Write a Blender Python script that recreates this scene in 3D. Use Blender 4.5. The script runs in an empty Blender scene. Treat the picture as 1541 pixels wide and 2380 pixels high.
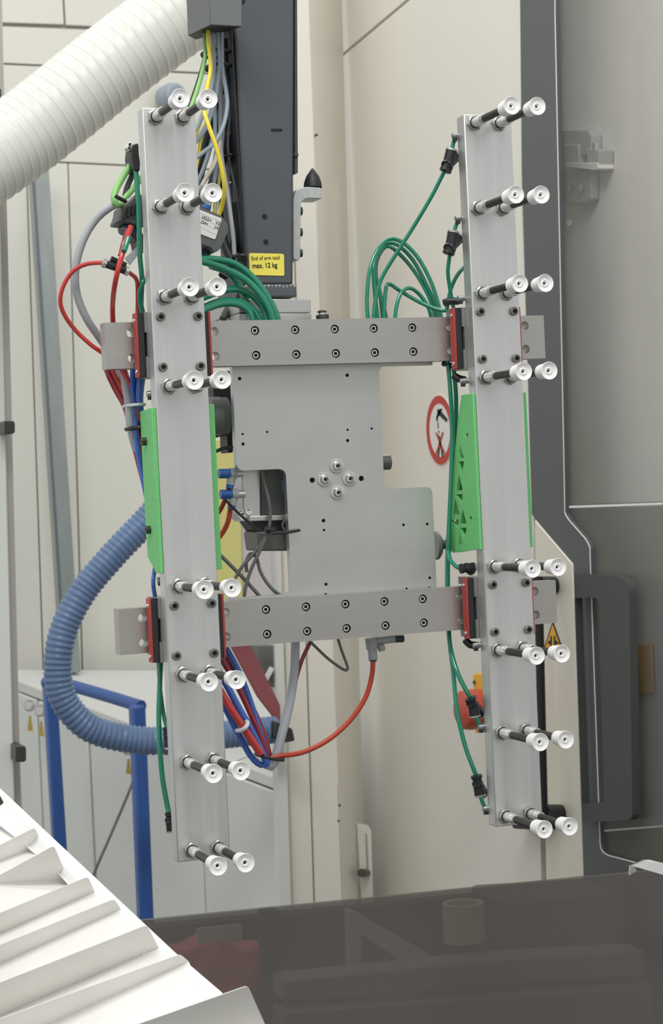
import bpy, bmesh, math, random
from mathutils import Vector, Matrix
from mathutils.geometry import tessellate_polygon
random.seed(7)

# ------------------------------------------------------------------ camera
FPX, YAW, PITCH, ROLL = 4600.0, math.radians(19.5048), math.radians(-0.792), math.radians(2.6577)
W, H = 1541.0, 2380.0
_R0 = Vector((math.cos(YAW), -math.sin(YAW), 0))
DIR = Vector((math.sin(YAW) * math.cos(PITCH), math.cos(YAW) * math.cos(PITCH), math.sin(PITCH)))
_U0 = _R0.cross(DIR)
RIGHT = math.cos(ROLL) * _R0 - math.sin(ROLL) * _U0
UP = math.sin(ROLL) * _R0 + math.cos(ROLL) * _U0
scene = bpy.context.scene
C = scene.collection
cam_data = bpy.data.cameras.new('camera')
cam = bpy.data.objects.new('camera', cam_data)
C.objects.link(cam)
cam.matrix_world = Matrix(((RIGHT.x, UP.x, -DIR.x, 0), (RIGHT.y, UP.y, -DIR.y, 0), (RIGHT.z, UP.z, -DIR.z, 0), (0, 0, 0, 1)))
cam_data.sensor_fit = 'VERTICAL'
cam_data.sensor_height = 24.0
cam_data.lens = FPX / H * 24.0
cam_data.clip_start = 0.05
cam_data.dof.use_dof = True
cam_data.dof.focus_distance = 2.06
cam_data.dof.aperture_fstop = 11.0
scene.camera = cam

# ------------------------------------------------------------------ world, lamps, exposure
world = bpy.data.worlds.new('hall_light')
scene.world = world
world.use_nodes = True
world.node_tree.nodes['Background'].inputs['Color'].default_value = (0.965, 0.97, 0.955, 1)
world.node_tree.nodes['Background'].inputs['Strength'].default_value = 0.74
def area(name, loc, size, energy, target, color=(1, 0.985, 0.95)):
    d = bpy.data.lights.new(name, 'AREA'); d.shape = 'RECTANGLE'; d.size, d.size_y = size
    d.energy = energy; d.color = color
    o = bpy.data.objects.new(name, d); C.objects.link(o); o.location = loc
    o.rotation_euler = (Vector(target) - Vector(loc)).to_track_quat('-Z', 'Y').to_euler()
    return o
area('ceiling_lamp', (0.1, 0.9, 2.1), (2.0, 0.6), 42, (0.9, 2.4, 0.0))
area('ceiling_lamp', (1.0, 3.1, 2.3), (1.6, 0.5), 14, (1.0, 3.2, 0.0))
vs = scene.view_settings
vs.view_transform = 'Standard'
vs.look = 'None'
vs.exposure = 0.0
vs.gamma = 1.0
vs.use_curve_mapping = False

# ------------------------------------------------------------------ helpers
def lin(c):
    return tuple(((x / 255 / 12.92) if x / 255 <= 0.04045 else ((x / 255 + 0.055) / 1.055) ** 2.4) for x in c)

def ray(u, v):
    return DIR + RIGHT * ((u - 770.5) / FPX) - UP * ((v - 1190) / FPX)
def P(u, v, Y):
    q = ray(u, v); return q * (Y / q.y)
def PXp(u, v, X):
    q = ray(u, v); return q * (X / q.x)
def px(Y):                       # metres per photograph pixel near depth Y
    return Y / FPX / 0.94

MATS = {}
def mat(name, rgb, rough=0.5, metal=0.0, var=0.0, scale=(8, 8, 8), bump=0.0, trans=0.0, sub=0.0, coat=0.0, rvar=0.0, rgb2=None, detail=4.0, ior=None, alpha=None):
    if name in MATS: return MATS[name]
    m = bpy.data.materials.new(name); m.use_nodes = True
    nt = m.node_tree; b = nt.nodes['Principled BSDF']
    col = lin(rgb)
    b.inputs['Base Color'].default_value = (*col, 1)
    b.inputs['Roughness'].default_value = rough
    b.inputs['Metallic'].default_value = metal
    b.inputs['Transmission Weight'].default_value = trans
    b.inputs['Coat Weight'].default_value = coat
    if ior: b.inputs['IOR'].default_value = ior
    if sub:
        b.inputs['Subsurface Weight'].default_value = sub
        b.inputs['Subsurface Radius'].default_value = (0.004, 0.004, 0.004)
    tc = nt.nodes.new('ShaderNodeTexCoord'); mp = nt.nodes.new('ShaderNodeMapping'); nz = nt.nodes.new('ShaderNodeTexNoise')
    mp.inputs['Scale'].default_value = scale
    nz.inputs['Scale'].default_value = 1.0; nz.inputs['Detail'].default_value = detail
    nt.links.new(tc.outputs['Object'], mp.inputs['Vector']); nt.links.new(mp.outputs['Vector'], nz.inputs['Vector'])
    if var or rgb2:
        cr = nt.nodes.new('ShaderNodeValToRGB')
        c2 = lin(rgb2) if rgb2 else tuple(max(0, x * (1 - var)) for x in col)
        c1 = col if rgb2 else tuple(min(1, x * (1 + var)) for x in col)
        cr.color_ramp.elements[0].position = 0.3; cr.color_ramp.elements[1].position = 0.72
        cr.color_ramp.elements[0].color = (*c2, 1); cr.color_ramp.elements[1].color = (*c1, 1)
        nt.links.new(nz.outputs['Fac'], cr.inputs['Fac']); nt.links.new(cr.outputs['Color'], b.inputs['Base Color'])
    if rvar:
        mr = nt.nodes.new('ShaderNodeMapRange')
        mr.inputs['From Min'].default_value = 0.3; mr.inputs['From Max'].default_value = 0.7
        mr.inputs['To Min'].default_value = rough - rvar; mr.inputs['To Max'].default_value = rough + rvar
        nt.links.new(nz.outputs['Fac'], mr.inputs['Value']); nt.links.new(mr.outputs['Result'], b.inputs['Roughness'])
    if bump:
        bp = nt.nodes.new('ShaderNodeBump'); bp.inputs['Strength'].default_value = bump; bp.inputs['Distance'].default_value = 0.001
        nt.links.new(nz.outputs['Fac'], bp.inputs['Height']); nt.links.new(bp.outputs['Normal'], b.inputs['Normal'])
    MATS[name] = m
    return m

def clear_mat(name, tint, base, mix, rough=0.12):
    """see-through sheet: tinted transparency mixed with a glossy dark surface"""
    m = bpy.data.materials.new(name); m.use_nodes = True; nt = m.node_tree
    b = nt.nodes['Principled BSDF']; out = nt.nodes['Material Output']
    b.inputs['Base Color'].default_value = (*lin(base), 1); b.inputs['Roughness'].default_value = rough
    t = nt.nodes.new('ShaderNodeBsdfTransparent'); t.inputs['Color'].default_value = (*tint, 1)
    mx = nt.nodes.new('ShaderNodeMixShader'); mx.inputs['Fac'].default_value = mix
    nt.links.new(t.outputs[0], mx.inputs[1]); nt.links.new(b.outputs[0], mx.inputs[2]); nt.links.new(mx.outputs[0], out.inputs['Surface'])
    MATS[name] = m
    return m

class MB:
    def __init__(s): s.v = []; s.f = []
    def add(s, vs_, fs):
        n = len(s.v); s.v += [Vector(x) for x in vs_]; s.f += [tuple(i + n for i in f) for f in fs]; return s
    def box(s, a, b):
        x0, y0, z0 = a; x1, y1, z1 = b
        return s.add([(x0,y0,z0),(x1,y0,z0),(x1,y1,z0),(x0,y1,z0),(x0,y0,z1),(x1,y0,z1),(x1,y1,z1),(x0,y1,z1)],
                     [(0,3,2,1),(4,5,6,7),(0,1,5,4),(1,2,6,5),(2,3,7,6),(3,0,4,7)])
    def prism(s, pts, off, holes=()):
        """flat polygon (list of Vectors), optional hole loops, swept by the offset vector"""
        off = Vector(off); loops = [list(map(Vector, pts))] + [list(map(Vector, h)) for h in holes]
        flat = [p for l in loops for p in l]; n = len(flat)
        tri = tessellate_polygon(loops)
        s_v = flat + [p + off for p in flat]
        fs = []
        if holes:
            for a, b, c in tri: fs += [(a, b, c), (c + n, b + n, a + n)]
        else:
            fs += [tuple(range(n)), tuple(range(2 * n - 1, n - 1, -1))]
        k = 0
        for l in loops:
            m = len(l)
            for i in range(m):
                a, b = k + i, k + (i + 1) % m
                fs.append((a, b, b + n, a + n))
            k += m
        return s.add(s_v, fs)
    def lathe(s, p0, axis, prof, seg=20, phase=0.0):
        """profile of (distance along axis, radius)"""
        p0 = Vector(p0); ax = Vector(axis).normalized()
        t = Vector((0, 0, 1)) if abs(ax.z) < 0.9 else Vector((1, 0, 0))
        e1 = ax.cross(t).normalized(); e2 = ax.cross(e1)
        rows = []; vs_ = []
        for d, r in prof:
            if r <= 1e-7:
                rows.append([len(vs_)]); vs_.append(p0 + ax * d)
            else:
                st = len(vs_)
                for i in range(seg):
                    a = 2 * math.pi * i / seg + phase
                    vs_.append(p0 + ax * d + (e1 * math.cos(a) + e2 * math.sin(a)) * r)
                rows.append(list(range(st, st + seg)))
        fs = []
        for A, B in zip(rows, rows[1:]):
            if len(A) == 1 and len(B) == 1: continue
            if len(A) == 1: fs += [(A[0], B[(i + 1) % seg], B[i]) for i in range(seg)]
            elif len(B) == 1: fs += [(A[i], A[(i + 1) % seg], B[0]) for i in range(seg)]
            else: fs += [(A[i], A[(i + 1) % seg], B[(i + 1) % seg], B[i]) for i in range(seg)]
        return s.add(vs_, fs)
    def cyl(s, p0, p1, r, r1=None, seg=16, phase=0.0):
        p0 = Vector(p0); p1 = Vector(p1); L = (p1 - p0).length
        return s.lathe(p0, p1 - p0, [(0, 0), (0, r), (L, r if r1 is None else r1), (L, 0)], seg, phase)
    def tube(s, pts, r, seg=10, rad=None, step=None, closed_ends=True):
        """sweep along a smooth curve through pts; rad(t, k) may vary the radius"""
        pts = [Vector(p) for p in pts]; path = []
        q = [pts[0] * 2 - pts[1]] + pts + [pts[-1] * 2 - pts[-2]]
        for i in range(1, len(q) - 2):
            L = (q[i + 1] - q[i]).length
            n = max(2, int(L / (step or max(r * 1.6, 0.004))))
            for k in range(n):
                t = k / n; a, b, c, d = q[i - 1], q[i], q[i + 1], q[i + 2]
                path.append(0.5 * ((2 * b) + (c - a) * t + (2 * a - 5 * b + 4 * c - d) * t * t + (3 * b - a - 3 * c + d) * t ** 3))
        path.append(pts[-1])
        T = [(path[min(i + 1, len(path) - 1)] - path[max(i - 1, 0)]).normalized() for i in range(len(path))]
        up = Vector((0, 1, 0)) if abs(T[0].y) < 0.9 else Vector((1, 0, 0))
        e1 = T[0].cross(up).normalized(); vs_ = []; fs = []
        for i, p in enumerate(path):
            e1 = (e1 - T[i] * e1.dot(T[i])).normalized(); e2 = T[i].cross(e1)
            rr = r if rad is None else rad(i, len(path)) * r
            for k in range(seg):
                a = 2 * math.pi * k / seg
                vs_.append(p + (e1 * math.cos(a) + e2 * math.sin(a)) * rr)
        for i in range(len(path) - 1):
            for k in range(seg):
                fs.append((i * seg + k, i * seg + (k + 1) % seg, (i + 1) * seg + (k + 1) % seg, (i + 1) * seg + k))
        if closed_ends:
            fs.append(tuple(range(seg - 1, -1, -1))); n = (len(path) - 1) * seg; fs.append(tuple(range(n, n + seg)))
        return s.add(vs_, fs)
    def mesh(s, name, origin):
        me = bpy.data.meshes.new(name)
        me.from_pydata([tuple(p - origin) for p in s.v], [], s.f)
        bm = bmesh.new(); bm.from_mesh(me)
        bmesh.ops.remove_doubles(bm, verts=bm.verts, dist=1e-6)
        bmesh.ops.recalc_face_normals(bm, faces=bm.faces)
        bm.to_mesh(me); bm.free()
        me.polygons.foreach_set('use_smooth', [True] * len(me.polygons))
        me.set_sharp_from_angle(angle=math.radians(38))
        return me
    def build(s, name, m, parent=None, bevel=0.0, label=None):
        if parent is not None:
            r = parent
            org = Vector((0, 0, 0))
            while r is not None: org = org + r.location; r = r.parent
        else:
            lo = Vector([min(p[i] for p in s.v) for i in range(3)]); hi = Vector([max(p[i] for p in s.v) for i in range(3)])
            org = Vector(((lo.x + hi.x) / 2, (lo.y + hi.y) / 2, lo.z))
        o = bpy.data.objects.new(name, s.mesh(name, org)); C.objects.link(o)
        if parent is not None: o.parent = parent
        else: o.location = org
        o.data.materials.append(m)
        if bevel:
            bv = o.modifiers.new('edge', 'BEVEL'); bv.width = bevel; bv.segments = 2; bv.limit_method = 'ANGLE'; bv.angle_limit = math.radians(40)
        if label: o['label'] = label
        return o
def tag(o, label, cat, group=None, kind=None):
    if label: o['label'] = label
    if cat: o['category'] = cat
    if group: o['group'] = group
    if kind: o['kind'] = kind
    return o
def thing(name, label, cat, loc, group=None):
    o = bpy.data.objects.new(name, None); C.objects.link(o); o.location = loc; o.empty_display_size = 0.02
    return tag(o, label, cat, group)
def struct(o, label=None):
    o['kind'] = 'structure'
    if label: o['label'] = label
    return o
def copy_tree(o, parent=None):
    c = o.copy(); C.objects.link(c); c.parent = parent
    for ch in o.children: copy_tree(ch, c)
    return c
def poly(pts, Y, t): return MB().prism([P(u, v, Y) for u, v in pts], (0, t, 0))
def polx(pts, X, t): return MB().prism([PXp(u, v, X) for u, v in pts], (t, 0, 0))
def circ(c, r, n=20, plane='y'):
    c = Vector(c)
    if plane == 'y': return [c + Vector((math.cos(2*math.pi*i/n) * r, 0, math.sin(2*math.pi*i/n) * r)) for i in range(n)]
    return [c + Vector((0, math.cos(2*math.pi*i/n) * r, math.sin(2*math.pi*i/n) * r)) for i in range(n)]
def rounded(pts, rads, n=6):
    """round the corners of a 2D polygon"""
    out = []
    for i, p in enumerate(pts):
        r = rads[i] if isinstance(rads, (list, tuple)) else rads
        p = Vector(p); a = Vector(pts[i - 1]) - p; b = Vector(pts[(i + 1) % len(pts)]) - p
        if r <= 0: out.append(tuple(p)); continue
        r = min(r, a.length * .49, b.length * .49)
        s_, e_ = p + a.normalized() * r, p + b.normalized() * r
        for k in range(n + 1):
            t = k / n; q = s_ * (1 - t) ** 2 + p * 2 * t * (1 - t) + e_ * t * t
            out.append(tuple(q))
    return out
def text(s, u, v, Y, hpx, m, parent, name, ang=0.0, X=None, extr=0.0001, align='LEFT', sx=1.0, bold=0.0):
    cu = bpy.data.curves.new(name, 'FONT'); cu.body = s; cu.size = hpx * px(Y) * 1.38; cu.extrude = extr; cu.align_x = align
    o = bpy.data.objects.new(name, cu); C.objects.link(o)
    o.location = P(u, v, Y) - parent.location; o.parent = parent
    o.rotation_euler = (math.pi / 2, ang, 0); o.scale = (sx, 1, 1)
    cu.materials.append(m)
    cu.offset = bold
    bpy.context.view_layer.update()
    me = bpy.data.meshes.new_from_object(o.evaluated_get(bpy.context.evaluated_depsgraph_get()))
    n = bpy.data.objects.new(name, me); C.objects.link(n)
    n.parent = parent; n.location = o.location; n.rotation_euler = o.rotation_euler; n.scale = o.scale
    bpy.data.objects.remove(o)
    return n

# ------------------------------------------------------------------ materials; many colours paled to carry the haze of an unbuilt window
M_alu   = mat('brushed_aluminium', (214, 215, 214), 0.40, 0.86, 0.07, (90, 60, 1.6), 0.06, rvar=0.08)
M_plate = mat('satin_plate', (196, 197, 195), 0.42, 0.85, 0.07, (14, 20, 22), 0.03, rvar=0.08)
M_rail  = mat('ground_steel', (182, 180, 176), 0.40, 0.85, 0.05, (3, 60, 120), 0.04, rvar=0.06)
M_steel = mat('zinc_steel', (205, 205, 203), 0.30, 0.9, 0.08, (60, 60, 60))
M_sleeve = mat('nickel_sleeve', (240, 239, 235), 0.3, 0.8, 0.01, (20, 20, 20))
M_nut = mat('nut_steel', (176, 176, 174), 0.28, 0.9, 0.02, (30, 30, 30))
M_screw = mat('bright_screw', (214, 214, 212), 0.22, 0.95, 0.05, (200, 200, 200))
M_blk   = mat('black_oxide', (84, 83, 81), 0.36, 0.75, 0.1, (150, 150, 150))
M_cap   = mat('cap_screw_grey', (132, 130, 127), 0.34, 0.8, 0.05, (150, 150, 150))
M_hole  = mat('socket_dark', (26, 26, 26), 0.6, 0.2, 0.1, (100, 100, 100))
M_stem  = mat('black_stem', (34, 33, 32), 0.38, 0.0, 0.1, (80, 80, 80))
M_cup   = mat('white_silicone', (252, 252, 252), 0.38, 0.0, 0.03, (60, 60, 60), sub=0.6)
M_red   = mat('red_wiper', (176, 64, 60), 0.45, 0.0, 0.08, (40, 40, 40))
M_rub   = mat('black_plastic', (40, 41, 43), 0.5, 0.0, 0.08, (60, 60, 60))
M_body  = mat('carriage_grey', (150, 150, 152), 0.42, 0.7, 0.06, (30, 30, 30))
M_green = mat('green_print', (116, 206, 126), 0.55, 0.0, 0.05, (30, 30, 400), 0.15)
M_tube  = mat('green_tube', (26, 134, 104), 0.16, 0.0, 0.08, (40, 40, 40), coat=0.5)
M_rtube = mat('red_tube', (204, 64, 60), 0.2, 0.0, 0.06, (40, 40, 40), coat=0.4)
M_dred  = mat('dark_red_tube', (150, 40, 50), 0.22, 0.0, 0.06, (40, 40, 40), coat=0.4)
M_btube = mat('blue_tube', (66, 108, 196), 0.25, 0.0, 0.06, (40, 40, 40), coat=0.3)
M_gcab  = mat('grey_cable', (176, 181, 187), 0.42, 0.0, 0.05, (40, 40, 40))
M_bgcab = mat('blue_grey_cable', (146, 160, 172), 0.42, 0.0, 0.06, (40, 40, 40))
M_dgcab = mat('dark_grey_cable', (70, 74, 80), 0.45, 0.0, 0.06, (40, 40, 40))
M_wire  = mat('sensor_wire', (104, 106, 104), 0.45, 0.0, 0.06, (40, 40, 40))
M_ycab  = mat('yellow_cable', (236, 214, 66), 0.42, 0.0, 0.05, (40, 40, 40))
M_lgcab = mat('light_green_cable', (140, 198, 120), 0.45, 0.0, 0.06, (40, 40, 40))
M_bgecab = mat('beige_cable', (206, 198, 182), 0.45, 0.0, 0.06, (40, 40, 40))
M_orange = mat('orange_red_hose', (186, 66, 44), 0.35, 0.0, 0.06, (40, 40, 40))
M_fit   = mat('fitting_black', (34, 36, 40), 0.32, 0.0, 0.08, (60, 60, 60))
M_clearfit = mat('fitting_grey', (176, 180, 180), 0.25, 0.0, 0.06, (60, 60, 60), trans=0.2)
M_bfit  = mat('fitting_blue', (40, 96, 168), 0.3, 0.0, 0.06, (60, 60, 60))
M_teal  = mat('fitting_teal', (20, 62, 76), 0.35, 0.0, 0.06, (60, 60, 60))
M_arm   = mat('arm_anthracite', (82, 86, 90), 0.55, 0.0, 0.05, (400, 400, 400), 0.05)
M_armd  = mat('arm_channel', (30, 33, 38), 0.55, 0.0, 0.05, (60, 60, 60))
M_duct  = mat('cover_grey', (108, 111, 114), 0.5, 0.0, 0.04, (60, 60, 60))
M_yel   = mat('yellow_label', (246, 230, 96), 0.45, 0.0, 0.02, (40, 40, 40))
M_ink   = mat('black_print', (34, 36, 32), 0.6, 0.0, 0.02, (40, 40, 40))
M_paper = mat('white_label', (226, 227, 224), 0.5, 0.0, 0.02, (40, 40, 40))
M_zip   = mat('white_cable_tie', (228, 232, 240), 0.4, 0.0, 0.03, (40, 40, 40))
M_cream = mat('cream_panel', (234, 231, 222), 0.42, 0.0, 0.02, (3, 3, 1.2), 0.02)
M_cream2 = mat('cream_panel_worn', (230, 226, 212), 0.45, 0.0, 0.05, (14, 14, 5), 0.03)
M_white = mat('white_panel', (228, 227, 218), 0.42, 0.0, 0.02, (3, 3, 1.2), 0.02)
M_seam  = mat('panel_joint', (170, 168, 158), 0.7, 0.0, 0.05, (8, 8, 8))
M_galv  = mat('galvanised_post', (164, 172, 172), 0.45, 0.55, 0.12, (30, 30, 6))
M_cab   = mat('cabinet_white', (224, 227, 224), 0.4, 0.0, 0.02, (3, 3, 3))
M_cabb  = mat('cabinet_joint', (188, 190, 186), 0.5, 0.0, 0.02, (3, 3, 3))
M_blue  = mat('blue_frame_paint', (60, 98, 168), 0.35, 0.0, 0.08, (5, 5, 3))
M_hose  = mat('blue_corrugated_hose', (106, 131, 170), 0.35, 0.0, 0.1, (30, 30, 30))
M_spiral = mat('white_duct_film', (226, 227, 220), 0.35, 0.0, 0.03, (12, 12, 12), 0.2)
M_dark  = mat('door_frame_anthracite', (88, 92, 96), 0.45, 0.0, 0.06, (6, 6, 2))
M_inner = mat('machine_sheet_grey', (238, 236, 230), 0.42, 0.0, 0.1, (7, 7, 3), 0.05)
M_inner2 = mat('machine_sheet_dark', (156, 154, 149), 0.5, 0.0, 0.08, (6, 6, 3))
M_handle = mat('handle_black', (30, 32, 35), 0.45, 0.0, 0.08, (40, 40, 40))
M_fin   = mat('white_powder_coat', (244, 243, 240), 0.38, 0.0, 0.0, (9, 9, 9), rgb2=(230, 228, 223))
M_finw  = mat('white_side_sheet', (244, 244, 242), 0.45, 0.0, 0.02, (9, 9, 9))
M_sred  = mat('sign_red', (190, 62, 58), 0.45, 0.0, 0.04, (30, 30, 30))
M_swht  = mat('sign_white', (232, 232, 228), 0.45, 0.0, 0.02, (30, 30, 30))
M_stop  = mat('stop_button_red', (190, 84, 66), 0.4, 0.0, 0.05, (30, 30, 30))
M_stopy = mat('stop_box_yellow', (238, 178, 44), 0.45, 0.0, 0.05, (30, 30, 30))
M_olive = mat('yellow_board', (222, 216, 140), 0.5, 0.0, 0.03, (10, 10, 10))
M_lilac = mat('pale_board', (208, 204, 208), 0.5, 0.0, 0.03, (10, 10, 10))
M_maroon = mat('maroon_strap', (150, 84, 90), 0.5, 0.0, 0.06, (10, 10, 10))
M_floor = mat('hall_floor', (118, 116, 110), 0.55, 0.0, 0.06, (3, 3, 3))
M_backing   = mat('backing_dark', (84, 82, 80), 0.5, 0.1, 0.08, (5, 5, 5))
M_bag   = mat('red_film', (226, 92, 108), 0.3, 0.0, 0.25, (25, 25, 25), 0.4)
M_tape  = mat('reflected_tape_roll', (216, 208, 180), 0.4, 0.0, 0.04, (20, 20, 20))
M_card  = mat('grey_box', (206, 204, 198), 0.5, 0.0, 0.05, (20, 20, 20))
M_pane  = clear_mat('door_pane', (0.98, 0.98, 0.98), (160, 160, 158), 0.16, 0.12)
M_smoke = clear_mat('smoked_sheet', (0.64, 0.63, 0.62), (138, 134, 130), 0.48, 0.22)

# ================================================================== the setting
XW = 1.30                                                   # wall with the door, runs away from the camera
YL, YC = 4.40, 3.30                                         # far wall, near cream cladding
o = struct(MB().box((-6, -6, -1.5), (6, 9, -1.45)).build('floor', M_floor), 'grey hall floor below the machine cell')

wb = struct(poly([(-930, -720), (760, -720), (760, 2500), (-930, 2500)], YL + 0.012, 0.05).build('wall_back', M_seam), 'pale panelled wall behind the cabinet')
def gap_quad(pts, Y, parent, m, name='panel', t=0.011):
    return poly(pts, Y, t).build(name, m, parent, bevel=0.0015)
for q in ([(-900, -700), (108, -700), (149, 57), (-900, 22)], [(112, -700), (740, -700), (740, 86), (153, 58)],
          [(-900, 26), (740, 90), (740, 181), (-900, 103)], [(-900, 107), (740, 185), (740, 404), (-900, 326)],
          [(-900, 330), (60, 375), (130, 2480), (-900, 2480)], [(63, 375), (157, 380), (216, 2480), (134, 2480)],
          [(160, 380), (740, 408), (740, 2480), (220, 2480)]):
    gap_quad(q, YL, wb, M_white)

# near cream cladding beside the wall corner
wc = struct(poly([(596, -700), (690, -700), (796, 2400), (690, 2400)], YC + 0.012, 0.05).build('wall_middle', M_seam), 'cream sheet metal cladding left of the inner corner')
for q in ([(599, -700), (645, -700), (738, 2380), (688, 2380)], [(648, -700), (692, -700), (806, 2380), (741, 2380)]):
    gap_quad(q, YC, wc, M_cream)
MB().add([P(692, -700, YC), P(776, -700, YC + .14), P(857, 2380, YC + .14), P(806, 2380, YC), P(692, -700, YC + .02), P(776, -700, YC + .16), P(857, 2380, YC + .16), P(806, 2380, YC + .02)],
         [(0,1,2,3),(7,6,5,4),(0,4,5,1),(1,5,6,2),(2,6,7,3),(3,7,4,0)]).build('panel', M_cream, wc)
for u, v in ((737, 313), (790, 1872), (787, 1908)):
    MB().cyl(P(u, v, YC - .001), P(u, v, YC) + Vector((0, .02, 0)), 2.6 * px(YC), seg=10).build('screw', M_blk, wc)
# white edge post left of the cladding
tag(poly([(588, -700), (596, -700), (684, 2300), (656, 2300), (634, 1250)], YC - 0.02, 0.03).build('edge_post', M_cab, bevel=0.002), 'narrow white edge post beside the cream cladding', 'post')

# wall with the door
wr = struct(polx([(752, -700), (1196, -700), (1270, 2300), (830, 2300)], XW + 0.012, 0.04).build('wall_right', M_seam), 'cream wall receding beside the dark door')
polx([(776, 140), (796, 131), (962, -8), (1206, -60), (1212, 500), (1240, 1204), (1240, 1290), (1264, 2280), (843, 2280)], XW, 0.012).build('panel', M_cream, wr, bevel=0.001)
polx([(754, -690), (1192, -690), (1204, -64), (954, -9), (796, 124), (780, 134)], XW, 0.012).build('panel', M_cream, wr, bevel=0.001)

# dark door frame with the see-through pane
L_edge = [(1196, -700), (1208, -140), (1209, 0), (1213, 400), (1236, 1195), (1331, 1312), (1356, 2040), (1380, 2900)]
R_edge = [(1278, -700), (1290, -140), (1290, 30), (1300, 520), (1313, 1192), (1322, 1208), (1362, 1254), (1371, 1272), (1395, 1960), (1400, 1978), (1414, 1988), (1480, 2006), (1640, 2050)]
door = struct(polx(L_edge + [(1640, 2900)] + list(reversed(R_edge)), XW - 0.006, 0.007).build('door_1', M_dark), 'anthracite door frame with chamfered waist and rounded window corners')
def dense(pts, d=14):
    out = []
    for (a, b), (c, e) in zip(pts, pts[1:]):
        n = max(1, int(math.hypot(c - a, e - b) / d)); out += [(a + (c - a) * i / n, b + (e - b) * i / n) for i in range(n)]
    return out + [pts[-1]]
edge = MB().tube([PXp(u, v, XW - 0.006) for u, v in dense(R_edge)], 1.5 * px(2.7), seg=6, step=0.05)
edge.build('pane_edge', M_cream, door)
struct(polx(R_edge + [(1800, 2050), (1800, -700)], XW + 0.0015, 0.004).build('window_1', M_pane), 'hazy see-through pane in the dark door')
tag(polx([(1242, 1208), (1330, 1311), (1354, 2040), (1358, 2200), (1272, 2200), (1266, 1900), (1243, 1300)], XW - 0.008, 0.012).build('door_plate', M_cream2, bevel=0.002),
    'worn cream plate with slanted top beside the dark door frame', 'plate')
# behind the pane
XB = XW + 0.075
mw = thing('machine_housing', 'grey scratched machine side seen through the hazy pane', 'machine', PXp(1500, 2050, XB))
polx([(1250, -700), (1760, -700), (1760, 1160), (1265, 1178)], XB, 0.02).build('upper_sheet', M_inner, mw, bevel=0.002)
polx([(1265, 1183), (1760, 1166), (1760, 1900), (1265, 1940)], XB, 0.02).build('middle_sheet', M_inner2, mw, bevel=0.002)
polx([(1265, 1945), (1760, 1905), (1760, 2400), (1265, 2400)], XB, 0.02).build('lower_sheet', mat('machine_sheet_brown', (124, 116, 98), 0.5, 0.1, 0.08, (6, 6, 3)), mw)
MB().cyl(PXp(1323, 518, XB - 0.012), PXp(1323, 518, XB), 7 * px(2.8), seg=12).build('bolt', M_steel, mw)
tag(polx([(1462, 1500), (1512, 1496), (1516, 1610), (1466, 1618)], XB - 0.006, 0.004).build('amber_plate', mat('amber', (150, 116, 60), 0.5), bevel=0.001), 'amber brown plate on the machine side behind the pane', 'plate')
# hinge on the machine side
hg = thing('hinge_bracket', 'grey metal hinge bracket with bolts behind the hazy pane', 'hinge', PXp(1345, 470, XB))
M_hin = mat('hinge_grey', (176, 177, 176), 0.4, 0.0, 0.06, (30, 30, 30))
polx(rounded([(1285, 300), (1365, 302), (1374, 312), (1374, 352), (1345, 366), (1285, 350)], 5), XB - 0.019, 0.018).build('upper_arm', M_hin, hg, bevel=0.002)
polx([(1308, 335), (1344, 335), (1344, 380), (1314, 380)], XB - 0.023, 0.022).build('knuckle', M_hin, hg, bevel=0.002)
polx([(1313, 378), (1388, 378), (1390, 392), (1382, 396), (1316, 388)], XB - 0.027, 0.026).build('flange', M_inner, hg, bevel=0.001)
polx([(1362, 345), (1393, 348), (1391, 392), (1364, 385)], XB - 0.025, 0.024).build('hinge_block', M_hin, hg, bevel=0.002)
polx([(1294, 392), (1374, 394), (1373, 462), (1362, 474), (1296, 470)], XB - 0.015, 0.014).build('base_plate', M_hin, hg, bevel=0.002)
MB().cyl(PXp(1386, 332, XB - .02), PXp(1386, 350, XB - .02), 8 * px(2.8), seg=12).build('bolt', M_steel, hg)
for u in (1327, 1353):
    MB().lathe(PXp(u, 436, XB - .0155), (-1, 0, 0), [(0, .007), (.002, .007), (.002, .004), (.0, .0035), (0, 0)], 14).build('bolt', M_steel, hg)
# door handle, latch and dark rounded frame
def handle(name, label, pts, Xs, r, m=M_handle):
    return tag(MB().tube([PXp(u, v, X) for (u, v), X in zip(pts, Xs)], r, seg=12).build(name, m), label, 'handle')
hb = thing('pull_bar', 'long black bar handle on the worn cream plate', 'handle', PXp(1262, 1900, XW - .05))
MB().cyl(PXp(1251, 1340, XW - .05), PXp(1264, 1912, XW - .05), 10.5 * px(2.7), seg=16).build('bar', M_handle, hb)
for (uu, vv, ue) in ((1250, 1360, 1288), (1262, 1890, 1304)):
    MB().cyl(PXp(uu, vv, XW - .05), PXp(ue, vv, XW - .0095), 21 * px(2.7), seg=16).build('standoff', M_handle, hb)
tag(polx(rounded([(1188, 1912), (1262, 1912), (1262, 1930), (1192, 1926)], 4), XW - 0.03, 0.03).build('door_latch', M_handle, bevel=0.003), 'flat black latch below the lowest cups on the cream wall', 'latch')
fr = rounded([(1334, 1334), (1462, 1340), (1470, 1906), (1354, 1912)], [2, 40, 16, 2])  # dark rounded shape crossing the door frame and pane
inn = rounded([(1336, 1390), (1392, 1389), (1404, 1866), (1352, 1868)], [1, 12, 8, 1])
tag(MB().prism([PXp(u, v, XW - .022) for u, v in fr], (.012, 0, 0), [[PXp(u, v, XW - .022) for u, v in inn]]).build('rounded_frame', mat('rounded_frame_grey', (72, 72, 74), 0.5), bevel=0.002),
    'broad dark rounded frame across the door pane', 'frame')
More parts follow.
